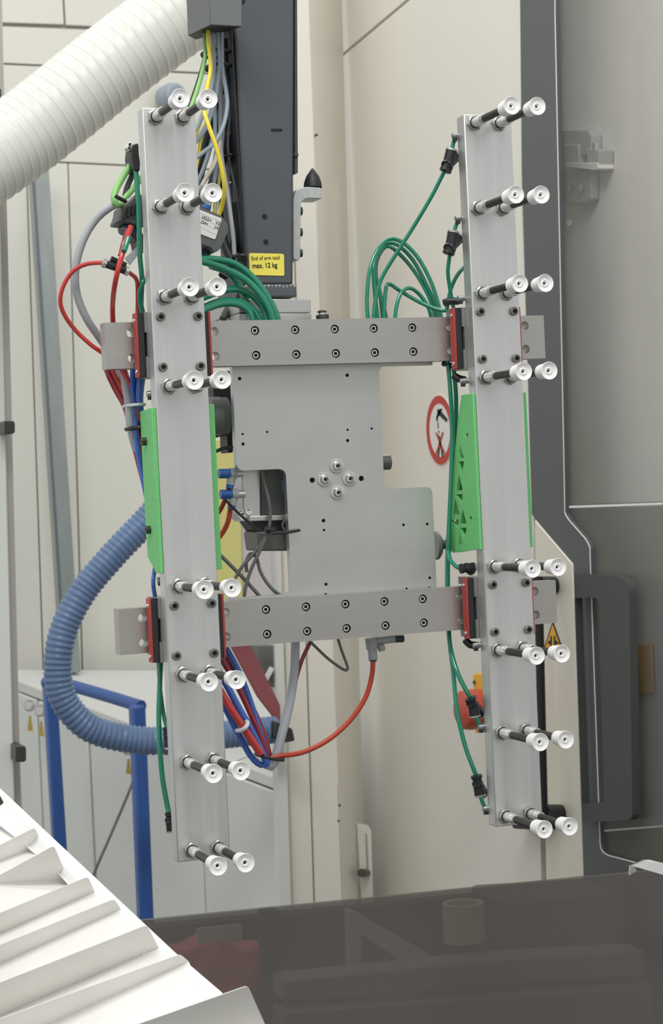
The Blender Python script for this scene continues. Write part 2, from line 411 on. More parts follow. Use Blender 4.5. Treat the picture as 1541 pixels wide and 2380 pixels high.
# small slotted latch tab in the corner
lt = thing('slotted_tab', 'cream slotted tab with a black knob low on the wall corner', 'latch', P(848, 2040, YC + .12))
poly(rounded([(830, 1914), (856, 1918), (863, 1930), (868, 2120), (842, 2120)], [1, 3, 3, 1, 1]), YC + .10, .006).build('tab', M_cream, lt, bevel=.001)
poly([(850, 1938), (853, 1938), (857, 2020), (853, 2020)], YC + .098, .004).build('slot', M_seam, lt)
MB().cyl(P(840, 2029, YC + .05), P(852, 2029, YC + .10), 10 * px(YC), seg=14).build('knob', M_blk, lt)

# warning triangle on the worn plate
wt = thing('warning_triangle', 'yellow triangular hand crush warning sticker on the worn cream plate', 'sticker', PXp(1284, 1510, XW - .009))
polx([(1284, 1444), (1262, 1512), (1308, 1512)], XW - .0095, .001).build('border', M_ink, wt)
polx([(1284, 1452), (1266, 1508), (1303, 1508)], XW - .0101, .0006).build('field', M_stopy, wt)
for q in ([(1279, 1478), (1282, 1478), (1282, 1506), (1279, 1506)], [(1287, 1478), (1290, 1478), (1290, 1506), (1287, 1506)], [(1272, 1494), (1279, 1487), (1279, 1499)], [(1298, 1494), (1290, 1487), (1290, 1499)]):
    polx(q, XW - .0106, .0005).build('mark', M_ink, wt)

# prohibition sign
SX = XW - 0.001
sg = thing('prohibition_sign', 'round red and white sign forbidding people under the robot arm', 'sign', PXp(1022, 1080, SX))
sc = PXp(1022, 1000, SX); sr = (PXp(1022, 920, SX) - PXp(1022, 1081, SX)).length / 2
MB().prism(circ(sc, sr * 1.03, 48, 'x'), (.0008, 0, 0)).build('backing', M_swht, sg)
MB().prism(circ(sc + Vector((-.0004, 0, 0)), sr, 48, 'x'), (.0004, 0, 0), [circ(sc + Vector((-.0004, 0, 0)), sr * .77, 48, 'x')]).build('ring', M_sred, sg)
def sgn(pts, d=.0006):   # sign-local coordinates: a to the viewer's right, b up, in units of the radius
    return [sc + Vector((-d, -a * sr, b * sr)) for a, b in pts]
for q in ([(-.1, .62), (.1, .58), (.62, .3), (.56, .2), (.05, .42), (-.12, .4)], [(.08, .62), (.3, .6), (-.1, .36), (-.2, .3), (-.16, .42)],
          [(-.2, .42), (-.08, .44), (-.1, .26), (-.2, .28)], [(-.12, .24), (-.06, .24), (-.06, .06), (-.12, .06)], [(-.1, .0), (-.04, .0), (-.02, -.08), (-.08, -.08)],
          [(-.1, -.1), (.08, -.26), (.04, -.32), (-.08, -.2)]):
    MB().prism(sgn(q), (.0004, 0, 0)).build('robot_mark', M_ink, sg)
for q in ([(-.3, -.08), (-.22, -.04), (.34, -.66), (.26, -.7)], [(.22, -.04), (.3, -.08), (-.28, -.7), (-.36, -.66)],
          [(-.04, -.3), (.08, -.3), (.1, -.5), (-.06, -.5)]):
    MB().prism(sgn(q, .0009), (.0003, 0, 0)).build('cross_mark', M_sred, sg)
for q in ([(-.08, -.45), (.0, -.45), (-.14, -.78), (-.22, -.74)], [(.02, -.45), (.1, -.45), (.22, -.76), (.1, -.8)]):
    MB().prism(sgn(q, .0007), (.0003, 0, 0)).build('person_mark', M_ink, sg)

# emergency stop
es = thing('emergency_stop', 'red mushroom emergency stop on a yellow box against the cream wall', 'emergency stop', PXp(1110, 1700, XW))
polx([(1098, 1566), (1150, 1560), (1156, 1700), (1104, 1704)], XW - .05, .05).build('stop_box', M_stopy, es, bevel=.003)
bc = PXp(1128, 1646, XW - .05); ra = 47 * px(2.95)
MB().lathe(bc, (-1, 0, 0), [(-.002, ra * .5), (.004, ra * .55), (.006, ra * .95), (.028, ra), (.040, ra * .93), (.045, ra * .7), (.046, 0)], 32).build('button', M_stop, es)
MB().cyl(PXp(1103, 1586, XW - .0515), PXp(1103, 1586, XW - .049), 5 * px(2.9), seg=10).build('screw', M_blk, es)

# ================================================================== far left: duct, posts, cabinet, blue frame, hose
def ringed(n_per, amp):
    return lambda i, n: 1.0 + amp * (1 if (i % n_per) == 0 else 0)
tag(MB().tube([P(-520, 740, 2.8), P(-140, 452, 2.8), P(60, 310, 2.83), P(250, 158, 2.84), P(420, 30, 2.84), P(560, -60, 2.84)], 92 * px(2.84), seg=48, step=0.0026, rad=ringed(7, .018)).build('spiral_duct', M_spiral),
    'wide white spiral ribbed air duct crossing the top corner', 'duct')
gp = thing('galvanised_post', 'galvanised grey upright post on the white cabinet', 'post', P(168, 1560, YL - .12))
poly([(74, 385), (112, 362), (188, 1562), (150, 1566)], YL - .15, .05).build('channel', M_galv, gp, bevel=.002)
poly([(74, 385), (79, 382), (155, 1566), (150, 1566)], YL - .153, .01).build('flange', mat('galvanised_edge', (112, 122, 130), .5, .4), gp)
MB().cyl(P(108, 356, YL - .2), P(140, 356, YL - .2), 5 * px(4.2), seg=10).build('bolt', M_galv, gp)
wp = thing('white_door_post', 'white door post with black bumpers at the picture edge', 'post', P(20, 1850, 3.0))
poly([(-160, -700), (-30, -700), (38, 2000), (-120, 2000)], 3.0, .04).build('post', M_cab, wp, bevel=.002)
poly([(-30, -700), (-12, -700), (52, 2000), (38, 2000)], 3.03, .02).build('rebate', mat('rebate_grey', (186, 184, 178), .5), wp)
for (a, b, c, d) in ((10, 978, 35, 1008), (36, 1734, 61, 1771)):
    poly(rounded([(a, b), (c - 3, b), (c, b + 6), (c, d - 4), (c - 4, d), (a, d)], 3), 2.96, .06).build('bumper', M_blk, wp, bevel=.003)
poly(rounded([(-14, 206), (3, 206), (4, 234), (-14, 236)], 3), 2.96, .06).build('bumper', M_blk, wp, bevel=.003)
tag(MB().lathe(P(385, 229, 4.38), (0.25, -1, 0), [(0, .028), (.03, .03), (.035, .026), (.05, .026), (.055, .02), (.055, 0)], 20).build('cable_gland', mat('gland_blue', (158, 170, 182), .5)),
    'blurred blue grey round knob on the far wall', 'knob')

# cabinet: long side seen obliquely, top visible
def cabp(u, v, Y): return P(u, v, Y)
n0, f0 = P(658, 1812, 3.36), P(40, 1580, 4.20)
cb = thing('white_cabinet', 'large pale grey cabinet with a flat top behind the blue frame', 'cabinet', (f0.x, f0.y, -1.45))
nb, fb = Vector((n0.x + .45, n0.y + .5, n0.z + .03)), Vector((f0.x + .62, f0.y + .14, f0.z + .01))
nb = P(690, 1560, 4.28); fb = P(20, 1556, 4.34)
dn = Vector((0, 0, -1))
def slab(pts, t):
    return MB().prism(pts, (0, 0, -t))
slab([f0, n0, nb, fb], .025).build('top', M_cab, cb, bevel=.004)
ins = [p + Vector((.006, .004, -.029)) for p in (f0, n0, nb, fb)]
slab(ins, .98).build('body', M_cabb, cb)
def side(t0, t1, z0, z1):    # panel on the long side, t along it
    a, b = f0.lerp(n0, t0), f0.lerp(n0, t1)
    nrm = (n0 - f0).cross(Vector((0, 0, 1))).normalized(); nrm = -nrm if nrm.x > 0 else nrm
    q = [a + Vector((0, 0, z0)), b + Vector((0, 0, z0)), b + Vector((0, 0, z1)), a + Vector((0, 0, z1))]
    return MB().prism([p - nrm * .004 for p in q], nrm * .008)
for t0, t1 in ((0.0, .085), (.095, .165), (.175, .30), (.31, .72), (.725, .995)):
    side(t0, t1, -.027, -.95).build('side_panel', M_cab, cb, bevel=.002)
def cabtag(u, v, Y, name, label):
    t = thing(name, label, 'key tag', P(u, v + 40, Y))
    MB().lathe(P(u, v - 22, Y), (-.4, -1, .1), [(0, .012), (.006, .012), (.012, .009), (.02, .008), (.02, 0)], 14).build('lock', M_steel, t)
    poly([(u - 1, v + 2), (u + 3, v + 2), (u + 8, v + 38), (u - 5, v + 36)], Y - .01, .003).build('yellow_tag', mat('tag_ochre', (196, 172, 96), .5), t)
cabtag(69, 1662, 4.02, 'cabinet_lock', 'cabinet lock with yellow tag, outer one of the pair')
cabtag(95, 1674, 3.96, 'cabinet_lock', 'cabinet lock with yellow tag, next to the blue frame leg')
cabtag(298, 1762, 3.62, 'cabinet_lock', 'cabinet lock with ochre tag below the corrugated hose')
tag(MB().tube([P(314, 1800, 3.62), P(300, 1840, 3.6), P(262, 1930, 3.58), P(214, 2044, 3.56), P(200, 2120, 3.56)], 3.2 * px(3.6), seg=8).build('thin_lead', M_wire), 'thin grey lead slanting down across the cabinet side', 'cable')

bf = thing('push_handrail', 'blue painted tubular push frame before the pale cabinet', 'frame', P(330, 2140, 3.42))
def sq(mb, a, b, w, d):
    """box-section bar from a to b"""
    ax = (b - a).normalized(); e = ax.cross(Vector((0, 1, 0))).normalized() * (w / 2); q = Vector((0, d, 0))
    c = [a - e, a + e, b + e, b - e]
    return mb.prism(c, q)
pu = px(3.5)
sq(MB(), P(118, 1585, 3.72), P(150, 2100, 3.72), 30 * pu, .03).build('leg', M_blue, bf, bevel=.004)
sq(MB(), P(323, 1640, 3.42), P(345, 2200, 3.42), 32 * pu, .03).build('leg', M_blue, bf, bevel=.005)
MB().tube([P(106, 1586, 3.735), P(150, 1590, 3.68), P(240, 1615, 3.56), P(328, 1642, 3.44)], 14 * pu, seg=16).build('handlebar', M_blue, bf)

tag(MB().tube([P(420, 1120, 3.2), P(345, 1205, 3.2), P(262, 1292, 3.2), P(190, 1380, 3.2), P(146, 1470, 3.2), P(134, 1560, 3.2), P(150, 1630, 3.2), P(205, 1690, 3.2), P(290, 1716, 3.2), P(390, 1722, 3.2), P(520, 1708, 3.22), P(640, 1696, 3.24)],
    32 * px(3.2), seg=26, step=0.0023, rad=lambda i, n: (.92, 1.0, 1.0, .92)[i % 4]).build('corrugated_hose', M_hose), 'blue grey corrugated hose looping in front of the cabinet', 'hose')
tag(poly(rounded([(640, 1676), (680, 1694), (686, 1722), (652, 1728), (636, 1712)], 5), 3.2, .05).build('hose_end_clamp', M_blk, bevel=.003), 'black clamp block at the right end of the corrugated hose', 'clamp')
tag(MB().tube([P(548, 1768, 3.34), P(585, 1756, 3.34), P(618, 1775, 3.34), P(662, 1806, 3.34)], 3 * px(3.3), seg=8).build('lid_strip', M_zip), 'thin pale strip along the cabinet lid', 'strip')

# boards and strap in the gap behind the tool
tag(poly([(500, 1020), (556, 1024), (566, 1404), (500, 1404)], 3.24, .012).build('yellow_board', M_olive, bevel=.002), 'pale yellow board seen between bar and plate', 'board')
tag(poly([(557, 1200), (628, 1204), (636, 1420), (567, 1420)], 3.25, .012).build('pale_board', M_lilac, bevel=.002), 'pale lilac board beside the yellow board', 'board')
st = tag(poly([(520, 1470), (572, 1478), (652, 1640), (652, 1688), (600, 1620)], 3.26, .01).build('maroon_strap', M_maroon, bevel=.002), 'wide maroon strap running diagonally beneath the lower rail', 'strap')
bx = thing('dark_box', 'small dark grey equipment box on the cabinet', 'box', P(620, 1600, 3.3))
poly([(596, 1500), (640, 1500), (644, 1600), (612, 1590), (600, 1540)], 3.29, .08).build('box_body', mat('equip_grey', (108, 110, 106), .5, 0, .3, (30, 30, 30)), bx, bevel=.002)
sq(MB(), P(600, 1616, 3.27), P(634, 1552, 3.27), 8 * pu, .01).build('white_rod', M_zip, bx)

# ================================================================== smoked lower sheet; window reflections built as solid things behind it
tag(poly([(120, 2159), (1640, 2010), (1640, 2700), (120, 2700)], 2.20, .006).build('smoked_sheet', M_smoke, bevel=.001), 'dark smoked guard sheet across the bottom', 'guard sheet')  # dark panel made see-through so the built reflections show
YB = 2.62
tag(poly([(200, 2172), (1308, 2064), (1308, 2900), (200, 2900)], YB, .03).build('dark_backing', M_backing), 'dark backing added behind the smoked sheet', 'machine')  # backing added to keep the view through the sheet dark
def poly_thing(pts, Y, t, name, m, label, cat, bev=.002):
    return tag(poly(pts, Y, t).build(name, m, bevel=bev), label, cat)
YS = 2.40  # depth of the solid stand-ins for window reflections
poly_thing([(614, 2120), (652, 2116), (664, 2420), (622, 2420)], YS, .03, 'reflected_post', mat('post_dark', (44, 44, 44), .5), 'reflected dark upright post, built solid behind the smoked sheet', 'post')
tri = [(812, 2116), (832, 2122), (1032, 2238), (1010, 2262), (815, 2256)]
tag(MB().prism([P(u, v, YS) for u, v in tri], (0, .02, 0), [[P(u, v, YS) for u, v in ((840, 2172), (946, 2242), (840, 2246))]]).build('reflected_bracket', M_card, bevel=.001), 'reflected pale triangular bracket, built solid behind the smoked sheet', 'bracket')
tr = thing('reflected_tape_roll', 'reflected upright tape roll, built solid behind the smoked sheet', 'tape roll', P(1078, 2190, YS))
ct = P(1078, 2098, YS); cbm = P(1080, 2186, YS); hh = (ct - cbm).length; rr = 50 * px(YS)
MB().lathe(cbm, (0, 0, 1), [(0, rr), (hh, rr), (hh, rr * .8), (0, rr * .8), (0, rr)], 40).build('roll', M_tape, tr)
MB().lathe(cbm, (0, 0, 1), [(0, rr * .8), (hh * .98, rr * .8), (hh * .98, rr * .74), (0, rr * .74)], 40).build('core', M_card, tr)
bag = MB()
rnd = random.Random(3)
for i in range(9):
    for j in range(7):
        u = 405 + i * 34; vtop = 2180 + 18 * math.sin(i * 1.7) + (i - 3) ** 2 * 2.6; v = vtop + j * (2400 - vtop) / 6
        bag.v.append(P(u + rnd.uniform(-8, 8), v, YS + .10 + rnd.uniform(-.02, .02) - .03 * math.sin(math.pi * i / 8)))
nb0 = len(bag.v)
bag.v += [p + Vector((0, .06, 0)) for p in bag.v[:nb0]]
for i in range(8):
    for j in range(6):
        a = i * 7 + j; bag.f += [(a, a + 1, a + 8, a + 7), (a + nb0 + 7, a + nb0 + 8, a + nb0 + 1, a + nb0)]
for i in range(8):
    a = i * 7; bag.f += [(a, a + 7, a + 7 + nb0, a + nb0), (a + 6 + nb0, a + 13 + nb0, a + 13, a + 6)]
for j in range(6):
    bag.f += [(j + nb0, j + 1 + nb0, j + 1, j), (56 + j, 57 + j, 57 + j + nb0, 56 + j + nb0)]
bo = bag.build('reflected_red_bag', M_bag); sm_ = bo.modifiers.new('smooth', 'SUBSURF'); sm_.levels = 2; sm_.render_levels = 2
tag(bo, 'reflected crumpled red film bag, built solid behind the smoked sheet', 'bag')
poly_thing([(458, 2158), (562, 2148), (564, 2184), (460, 2194)], YS - .01, .004, 'reflected_card', M_card, 'reflected grey notice card, built solid above the red film bag', 'card', .0005)
poly_thing([(1176, 2092), (1455, 2075), (1455, 2242), (1190, 2250), (1178, 2200)], YS + .02, .12, 'reflected_case', mat('case_dark', (104, 104, 106), .5, 0, .08, (4, 4, 40)), 'reflected large dark case, built solid at the end behind the smoked sheet', 'case', .006)
poly_thing([(660, 2278), (1180, 2226), (1500, 2208), (1500, 2270), (1180, 2290), (660, 2330)], YS - .06, .05, 'reflected_beam', mat('beam_grey', (150, 146, 138), .5), 'reflected grey cross beam, built solid behind the smoked sheet', 'beam', .004)
poly_thing([(660, 2352), (1520, 2290), (1520, 2480), (660, 2480)], YS - .08, .05, 'reflected_cover', mat('reflected_cover', (128, 124, 118), .5), 'reflected flat lower cover, built solid under the cross beam', 'cover', .004)
# light metal tray corner on the far right
tr2 = thing('metal_tray', 'bright sheet metal tray corner at the right picture edge', 'tray', P(1500, 2035, 2.16))
MB().prism([P(1468, 2012, 2.14), P(1494, 2000, 2.14), P(1640, 2040, 2.1), P(1640, 2062, 2.1)], (0, .004, 0.0)).build('tray_top', M_steel, tr2)
poly([(1494, 2000), (1512, 1999), (1640, 2030), (1640, 2040)], 2.138, .003).build('lip', M_finw, tr2)
poly([(1466, 2012), (1474, 2012), (1480, 2024), (1464, 2034)], 2.139, .004).build('tray_end', M_steel, tr2)

# ================================================================== white finned rack, bottom corner
rk = thing('finned_rack', 'white sheet metal rack of slanted fins in the bottom corner', 'rack', P(200, 2400, 1.75))
def Z(x, y): return (x / 2.408, 1800 + y / 2.408)
fins = [  # corner, left end of top edge, right end of crease, left end of crease, right foot, left foot, depth
    (Z(92, 192), Z(-90, 290), Z(106, 214), Z(-90, 312), Z(140, 310), Z(-90, 430), 1.94),
    (Z(196, 297), Z(-90, 440), Z(238, 395), Z(-90, 520), Z(250, 415), Z(-90, 560), 1.90),
    (Z(302, 398), Z(-90, 612), Z(385, 590), Z(-90, 612), Z(395, 600), Z(-90, 830), 1.86),
    (Z(492, 572), Z(-90, 812), Z(530, 655), Z(-90, 930), Z(566, 716), Z(-90, 985), 1.81),
    (Z(640, 697), Z(-90, 990), Z(676, 752), Z(-90, 1100), Z(724, 862), Z(-90, 1195), 1.77),
    (Z(822, 843), Z(-90, 1200), Z(888, 968), Z(-90, 1390), Z(915, 1026), Z(-90, 1430), 1.73),
    (Z(1010, 1006), Z(-90, 1400), Z(1056, 1046), Z(-90, 1560), Z(1140, 1252), Z(-90, 1740), 1.69),
    (Z(1388, 1182), Z(-90, 1700), Z(1520, 1480), Z(-90, 2000), Z(1530, 1500), Z(-90, 2020), 1.64)]
for k_, (c, l, kr, kl, fr_, fl, Y) in enumerate(fins):
    Yf = (fins[k_ + 1][6] + .004) if k_ + 1 < len(fins) else Y - .04
    # lip leaning towards the viewer with a rounded corner; fold: sheet running forward and down from the crease
    lip = rounded([c, kr, kl, l], [9, 0, 0, 0], 5)
    def dep(u, v):
        d0 = abs((kr[0] - kl[0]) * (kl[1] - v) - (kl[0] - u) * (kr[1] - kl[1])) / math.hypot(kr[0] - kl[0], kr[1] - kl[1])
        return Y - .00042 * d0 * .8
    o = MB().prism([P(u, v, dep(u, v)) for u, v in lip], (0, .0018, 0)).build('fin', M_fin, rk)
    A, B = P(*kr, Y), P(*kl, Y); D, E_ = P(fr_[0] + 9, fr_[1] + 20, Yf), P(fl[0], fl[1] + 20, Yf)
    n = (A - B).cross(D - B).normalized() * .0018
    MB().prism([A, D, E_, B], n if n.y > 0 else -n).build('fold', M_fin, o)
Zs = [Z(*q) for q in ((-60, 20), (0, 100), (40, 150), (110, 215), (225, 320), (340, 430), (458, 540), (520, 620), (690, 745), (790, 825), (985, 1000), (1240, 1218), (1300, 1290), (1180, 1330), (900, 1110), (690, 900), (480, 720), (330, 560), (120, 380), (-60, 240))]
MB().prism([P(u, v, 1.972 - (max(v, 1850) - 1850) * .00066) for k, (u, v) in enumerate(Zs)], (0, .003, 0)).build('side_sheet', M_finw, rk)
poly([Z(-60, 60), Z(0, 118), Z(40, 195), Z(-60, 270)], 1.945, .003).build('dark_end', M_blk, rk)

# ================================================================== the gripper tool
YF = 1.978; BT = .020; YR = 2.020; RT = .020; YP = 2.040; PT = .010
BARS = {'L': .515, 'R': .874}; BW = .0566; Z0, Z1 = -.382, .3955
RAILZ = ((.131, .1793), (-.1675, -.1195))
bar_objs = {}
def socket_screw(c, r, h, m=M_blk, m2=M_hole, parent=None, name='socket_screw'):
    """cap screw facing the viewer with a hexagonal recess"""
    c = Vector(c)
    o = MB().lathe(c, (0, -1, 0), [(0, r), (h * .82, r), (h, r * .86), (h, r * .56), (h * .45, r * .52), (h * .45, 0)], 20).build(name, m, parent)
    MB().lathe(c + Vector((0, -h * .46, 0)), (0, -1, 0), [(0, r * .5), (h * .1, r * .5), (h * .1, 0)], 6).build('hex_recess', m2, o)
    return o
for k, xb in BARS.items():
    side_word = 'wall side' if k == 'R' else 'cable side'
    t = thing('vertical_bar', ('long brushed aluminium bar beside the dark door, carrying sixteen cups' if k == 'R' else 'long brushed aluminium bar beside the cable bundle, carrying sixteen cups'), 'bar', (xb + BW / 2, YF + BT / 2, Z0), 'vertical cup bars')
    bar_objs[k] = t
    MB().box((xb, YF, Z0), (xb + BW, YF + BT, Z1)).build('bar_body', M_alu, t, bevel=.0012)
    for zc in (.1546, -.1432):
        for dx in (.0088, .0488):
            for dz in (-.0258, .0258):
                socket_screw((xb + dx, YF, zc + dz), .0047, .0042, M_cap, M_hole, t)
# crossrails with counterbored screws
for i, (z0, z1) in enumerate(RAILZ):
    t = thing('cross_rail', ('upper' if i == 0 else 'lower') + ' grey steel guide rail joining both vertical bars', 'rail', (.727, YR + RT / 2, z0), 'horizontal guide rails')
    xs0 = .6385 if i == 0 else .6362
    hx = [xs0 + (n - 3) * .0453 for n in range(11)]
    hz = (z0 + .0108, z0 + .0372)
    pts = [(.4745, YR, z0), (.9795, YR, z0), (.9795, YR, z1), (.4745, YR, z1)]
    holes = [circ((x, YR, z), .0048, 16) for x in hx for z in hz]
    MB().prism(pts, (0, RT, 0), holes).build('rail_body', M_rail, t, bevel=.0)
    for n, x in enumerate(hx):
        if not 3 <= n <= 7: continue
        for z in hz:
            o = MB().lathe((x, YR + .006, z), (0, -1, 0), [(0, .0048), (.0001, .0047)], 16).build('bore_floor', M_hole, t)
            o.data.clear_geometry()
            bpy.data.objects.remove(o)
            c = Vector((x, YR + .007, z))
            o = MB().lathe(c, (0, -1, 0), [(-.004, .0048), (0, .0048), (0, .0037), (.0050, .0037), (.0058, .0031), (.0058, .0020), (.0035, .0018), (.0035, 0)], 18).build('rail_screw', M_screw, t)
            MB().lathe(c + Vector((0, -.0036, 0)), (0, -1, 0), [(0, .0019), (.0003, .0019), (.0003, 0)], 6).build('hex_recess', M_hole, o)
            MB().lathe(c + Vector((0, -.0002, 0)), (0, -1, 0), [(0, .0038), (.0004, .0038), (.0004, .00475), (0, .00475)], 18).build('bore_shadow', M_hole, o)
# carriages
for k, xb in BARS.items():
    for i, zc in enumerate((.154, -.143)):
        x0 = .500 if k == 'L' else .858
        which = ('upper' if i == 0 else 'lower') + ' guide carriage with red end plates on the ' + ('cable side bar' if k == 'L' else 'door side bar')
        t = thing('guide_carriage', which, 'carriage', (x0 + .043, 2.02, zc - .0335), 'guide carriages')
        za, zb = zc - .0335, zc + .0335
        yb = YF + BT
        b = MB()
        for (p, q, ins) in ((za, za + .021, 0), (za + .021, zb - .021, .0022), (zb - .021, zb, 0)):
            # C-shaped section around the rail: front web and two jaws
            b.box((x0 + .012 + ins, yb, p), (x0 + .074 - ins, YR - .001, q))
        b.box((x0 + .012, YR - .001, za), (x0 + .074, YR + .022, za + .008)); b.box((x0 + .012, YR - .001, zb - .008), (x0 + .074, YR + .022, zb))
        b.build('carriage_body', M_body, t)
        for (xa, xc, m, nm) in ((x0 + .0057, x0 + .012, M_rub, 'end_cap'), (x0 + .074, x0 + .0815, M_rub, 'end_cap'), (x0 + .0036, x0 + .0056, M_red, 'wiper_plate'), (x0 + .0816, x0 + .0842, M_red, 'wiper_plate')):
            y0 = yb + .003
            MB().box((xa, y0, za), (xc, YR - .0045 if k == 'L' else YR - .006, zb)).build(nm, m, t, bevel=.0005)
        for z in (za + .006, zb - .008):
            MB().lathe((x0 + .0036, yb + .010, z), (-1, 0, 0), [(0, .0024), (.0010, .0022), (.0014, .001), (.0014, 0)], 12).build('rivet', M_screw, t)
# centre plate
def Q(u, v): return P(u, v, YP)
out = [(Vector((.617, YP, .125))), Vector((.617, YP, .0195)), Vector((.6723, YP, .0195)), Vector((.6723, YP, -.1165)), Vector((.6, YP, -.1165)), Vector((.6, YP, -.1495)),
       Vector((.8427, YP, -.1495)), Vector((.8427, YP, -.0075)), Vector((.7858, YP, -.0075)), Vector((.7858, YP, .128)), Vector((.85, YP, .128)), Vector((.85, YP, .155)), Vector((.62, YP, .155)), Vector((.617, YP, .14))]
p2 = rounded([(p.x, p.z) for p in out], [0, .009, .009, .007, 0, 0, 0, .008, .008, .008, 0, 0, 0, 0], 6)
pl = thing('mounting_plate', 'stepped satin aluminium mounting plate with drilled holes between the rails', 'plate', (.727, YP, -.15))
small = [(557, 880, 4.2), (807, 872, 4.2), (564, 1009, 2.8), (565, 1032, 3.8), (621, 1004, 2.8), (808, 999, 2.8), (808, 1024, 4), (864, 996, 2.8), (726, 1116, 6.5), (840, 1112, 6.5),
         (752, 1210, 4.5), (753, 1232, 3), (938, 1220, 3.4), (993, 1218, 3.4), (758, 1358, 3.8), (757, 1381, 2.8), (999, 1343, 3.6), (945, 1368, 2.8), (998, 1366, 2.8)]
MB().prism([(x, YP, z) for x, z in p2], (0, PT, 0), [circ(Q(u, v), r * px(YP), 14) for u, v, r in small]).build('plate_body', M_plate, pl, bevel=0)
for u, v, r in small:
    c = Q(u, v) + Vector((0, .0085, 0))
    MB().lathe(c, (0, -1, 0), [(-.001, 0), (-.001, r * px(YP) * 1.3), (0, r * px(YP) * 1.02), (0, 0)], 14).build('hole_bottom', M_hole, pl)
for x, z in ((.7312, .0201), (.7162, .0060), (.7452, .0056), (.7306, -.0090)):
    o = MB().lathe((x, YP, z), (0, -1, 0), [(0, .0082), (.0014, .0082), (.0016, .0074), (.0016, .0045)], 28).build('washer', M_steel, pl)
    MB().lathe((x, YP - .0015, z), (0, -1, 0), [(0, .0056), (.0022, .0054), (.0036, .0044), (.0038, .0029), (.0018, .0025), (.0018, 0)], 20).build('screw_head', M_screw, o)
    MB().lathe((x, YP - .0034, z), (0, -1, 0), [(0, .0021), (.0003, .0021), (.0003, 0)], 6).build('hex_recess', M_hole, o)

# ------------------------------------------------------------------ suction cups
def make_cup():
    t = thing('suction_cup', 'x', 'suction cup', (0, 0, 0))
    ax = (0, -1, 0)
    m = .001
    MB().lathe((0, 0, 0), ax, [(0, 8.8*m), (3.2*m, 8.8*m), (4.2*m, 7.4*m), (4.2*m, 5.2*m)], 6, .3).build('hex_nut', M_nut, t)
    MB().lathe((0, 0, 0), ax, [(4.0*m, 6.3*m), (5.0*m, 6.3*m), (5.0*m, 5.2*m)], 20).build('lock_ring', M_hole, t)
    MB().lathe((0, 0, 0), ax, [(4.2*m, 5.6*m), (21*m, 5.6*m), (21.5*m, 5.2*m), (22*m, 4.9*m), (23*m, 4.9*m), (23*m, 5.5*m), (28.5*m, 5.5*m), (29*m, 5.2*m), (29*m, 4.0*m)], 20).build('sleeve', M_sleeve, t)
    MB().lathe((0, 0, 0), ax, [(27*m, 4.15*m), (77*m, 4.15*m), (77*m, 4.6*m), (81*m, 4.6*m)], 18).build('stem', M_stem, t)
    pr = [(77, 4.6), (77.3, 6.6), (78.6, 7.7), (81.6, 7.9), (83.4, 6.9), (84.8, 7.0), (86.2, 8.2), (88.8, 8.4), (90.4, 7.4), (91.6, 7.5), (93, 8.8), (96.5, 9.4), (98.2, 9.5), (98.7, 9.2),
          (98.5, 8.9), (97.5, 7.8), (96.7, 6.0), (96.4, 4.2), (97.2, 3.6), (97.4, 3.0), (96.8, 2.0), (95, 1.6), (93, 1.5), (93, 0)]
    c = MB().lathe((0, 0, 0), ax, [(a*m, b*m) for a, b in pr], 28).build('bellows', M_cup, t)
    MB().lathe((0, 0, 0), ax, [(93.1*m, 1.45*m), (93.5*m, 1.45*m), (93.5*m, 0)], 12).build('bore', M_hole, c)
    return t
ROWS = (.3858, .2932, .2006, .1088, -.0976, -.1888, -.2794, -.3710)
ORD = ('top', 'second', 'third', 'fourth', 'fifth', 'sixth', 'seventh', 'lowest')
proto = make_cup(); first = True
for k, xs in (('L', (.5288, .5572)), ('R', (.8858, .9152))):
    for ri, z in enumerate(ROWS):
        for ci, x in enumerate(xs):
            o = proto if first else copy_tree(proto); first = False
            o.location = (x + (.0012 * ri / 7 if k == 'L' else 0), YF, z)
            o.rotation_euler = (0, random.uniform(-.5, .5), 0)
            o['label'] = 'white bellows suction cup, %s row, %s column of the %s' % (ORD[ri], ('left', 'right')[ci], 'cable side bar' if k == 'L' else 'door side bar')
            o['group'] = 'suction cups on the bars'

# ------------------------------------------------------------------ green printed side guards
def yz_plate(pts, x, t, holes=()):
    return MB().prism([(x, y, z) for y, z in pts], (t, 0, 0), [[(x, y, z) for y, z in h] for h in holes])
xb = BARS['L']
gl = thing('green_guard', 'bright green printed guard clipped behind the cable side bar', 'guard', (xb + BW / 2, 2.0, -.083), 'green printed guards')
yz_plate([(YF + .0015, .0875), (YF + BT, .0875), (YF + BT, -.083), (YF + .0015, -.083)], xb - .0046, .0045).build('side_rail', M_green, gl, bevel=.0006)
yz_plate([(YF + BT, .0875), (2.034, .0865), (2.034, -.040), (2.030, -.068), (YF + BT, -.083)], xb - .0034, .0033).build('side_web', M_green, gl, bevel=.0006)
yz_plate([(YF + .010, .0895), (YF + BT + .03, .0895), (YF + BT + .03, -.083), (YF + .010, -.083)], xb + BW + .0002, .0082).build('side_rail', M_green, gl, bevel=.0006)
MB().box((xb + .0002, YF + BT + .0006, -.083), (xb + BW, YF + BT + .004, .0875)).build('back_web', M_green, gl)
for u, v in ((341, 1026), (350, 1231)):
    c = P(u, v, 2.014); c.x = xb - .0034
    o = MB().lathe(c, (-1, 0, 0), [(0, .0042), (.0045, .0042), (.005, .0036), (.005, .002), (.003, .002), (.003, 0)], 16).build('socket_screw', M_blk, gl)
xb = BARS['R']
gr = thing('green_guard', 'bright green printed guard with triangular truss cutouts behind the door side bar', 'guard', (xb + BW / 2, 2.0, -.08), 'green printed guards')
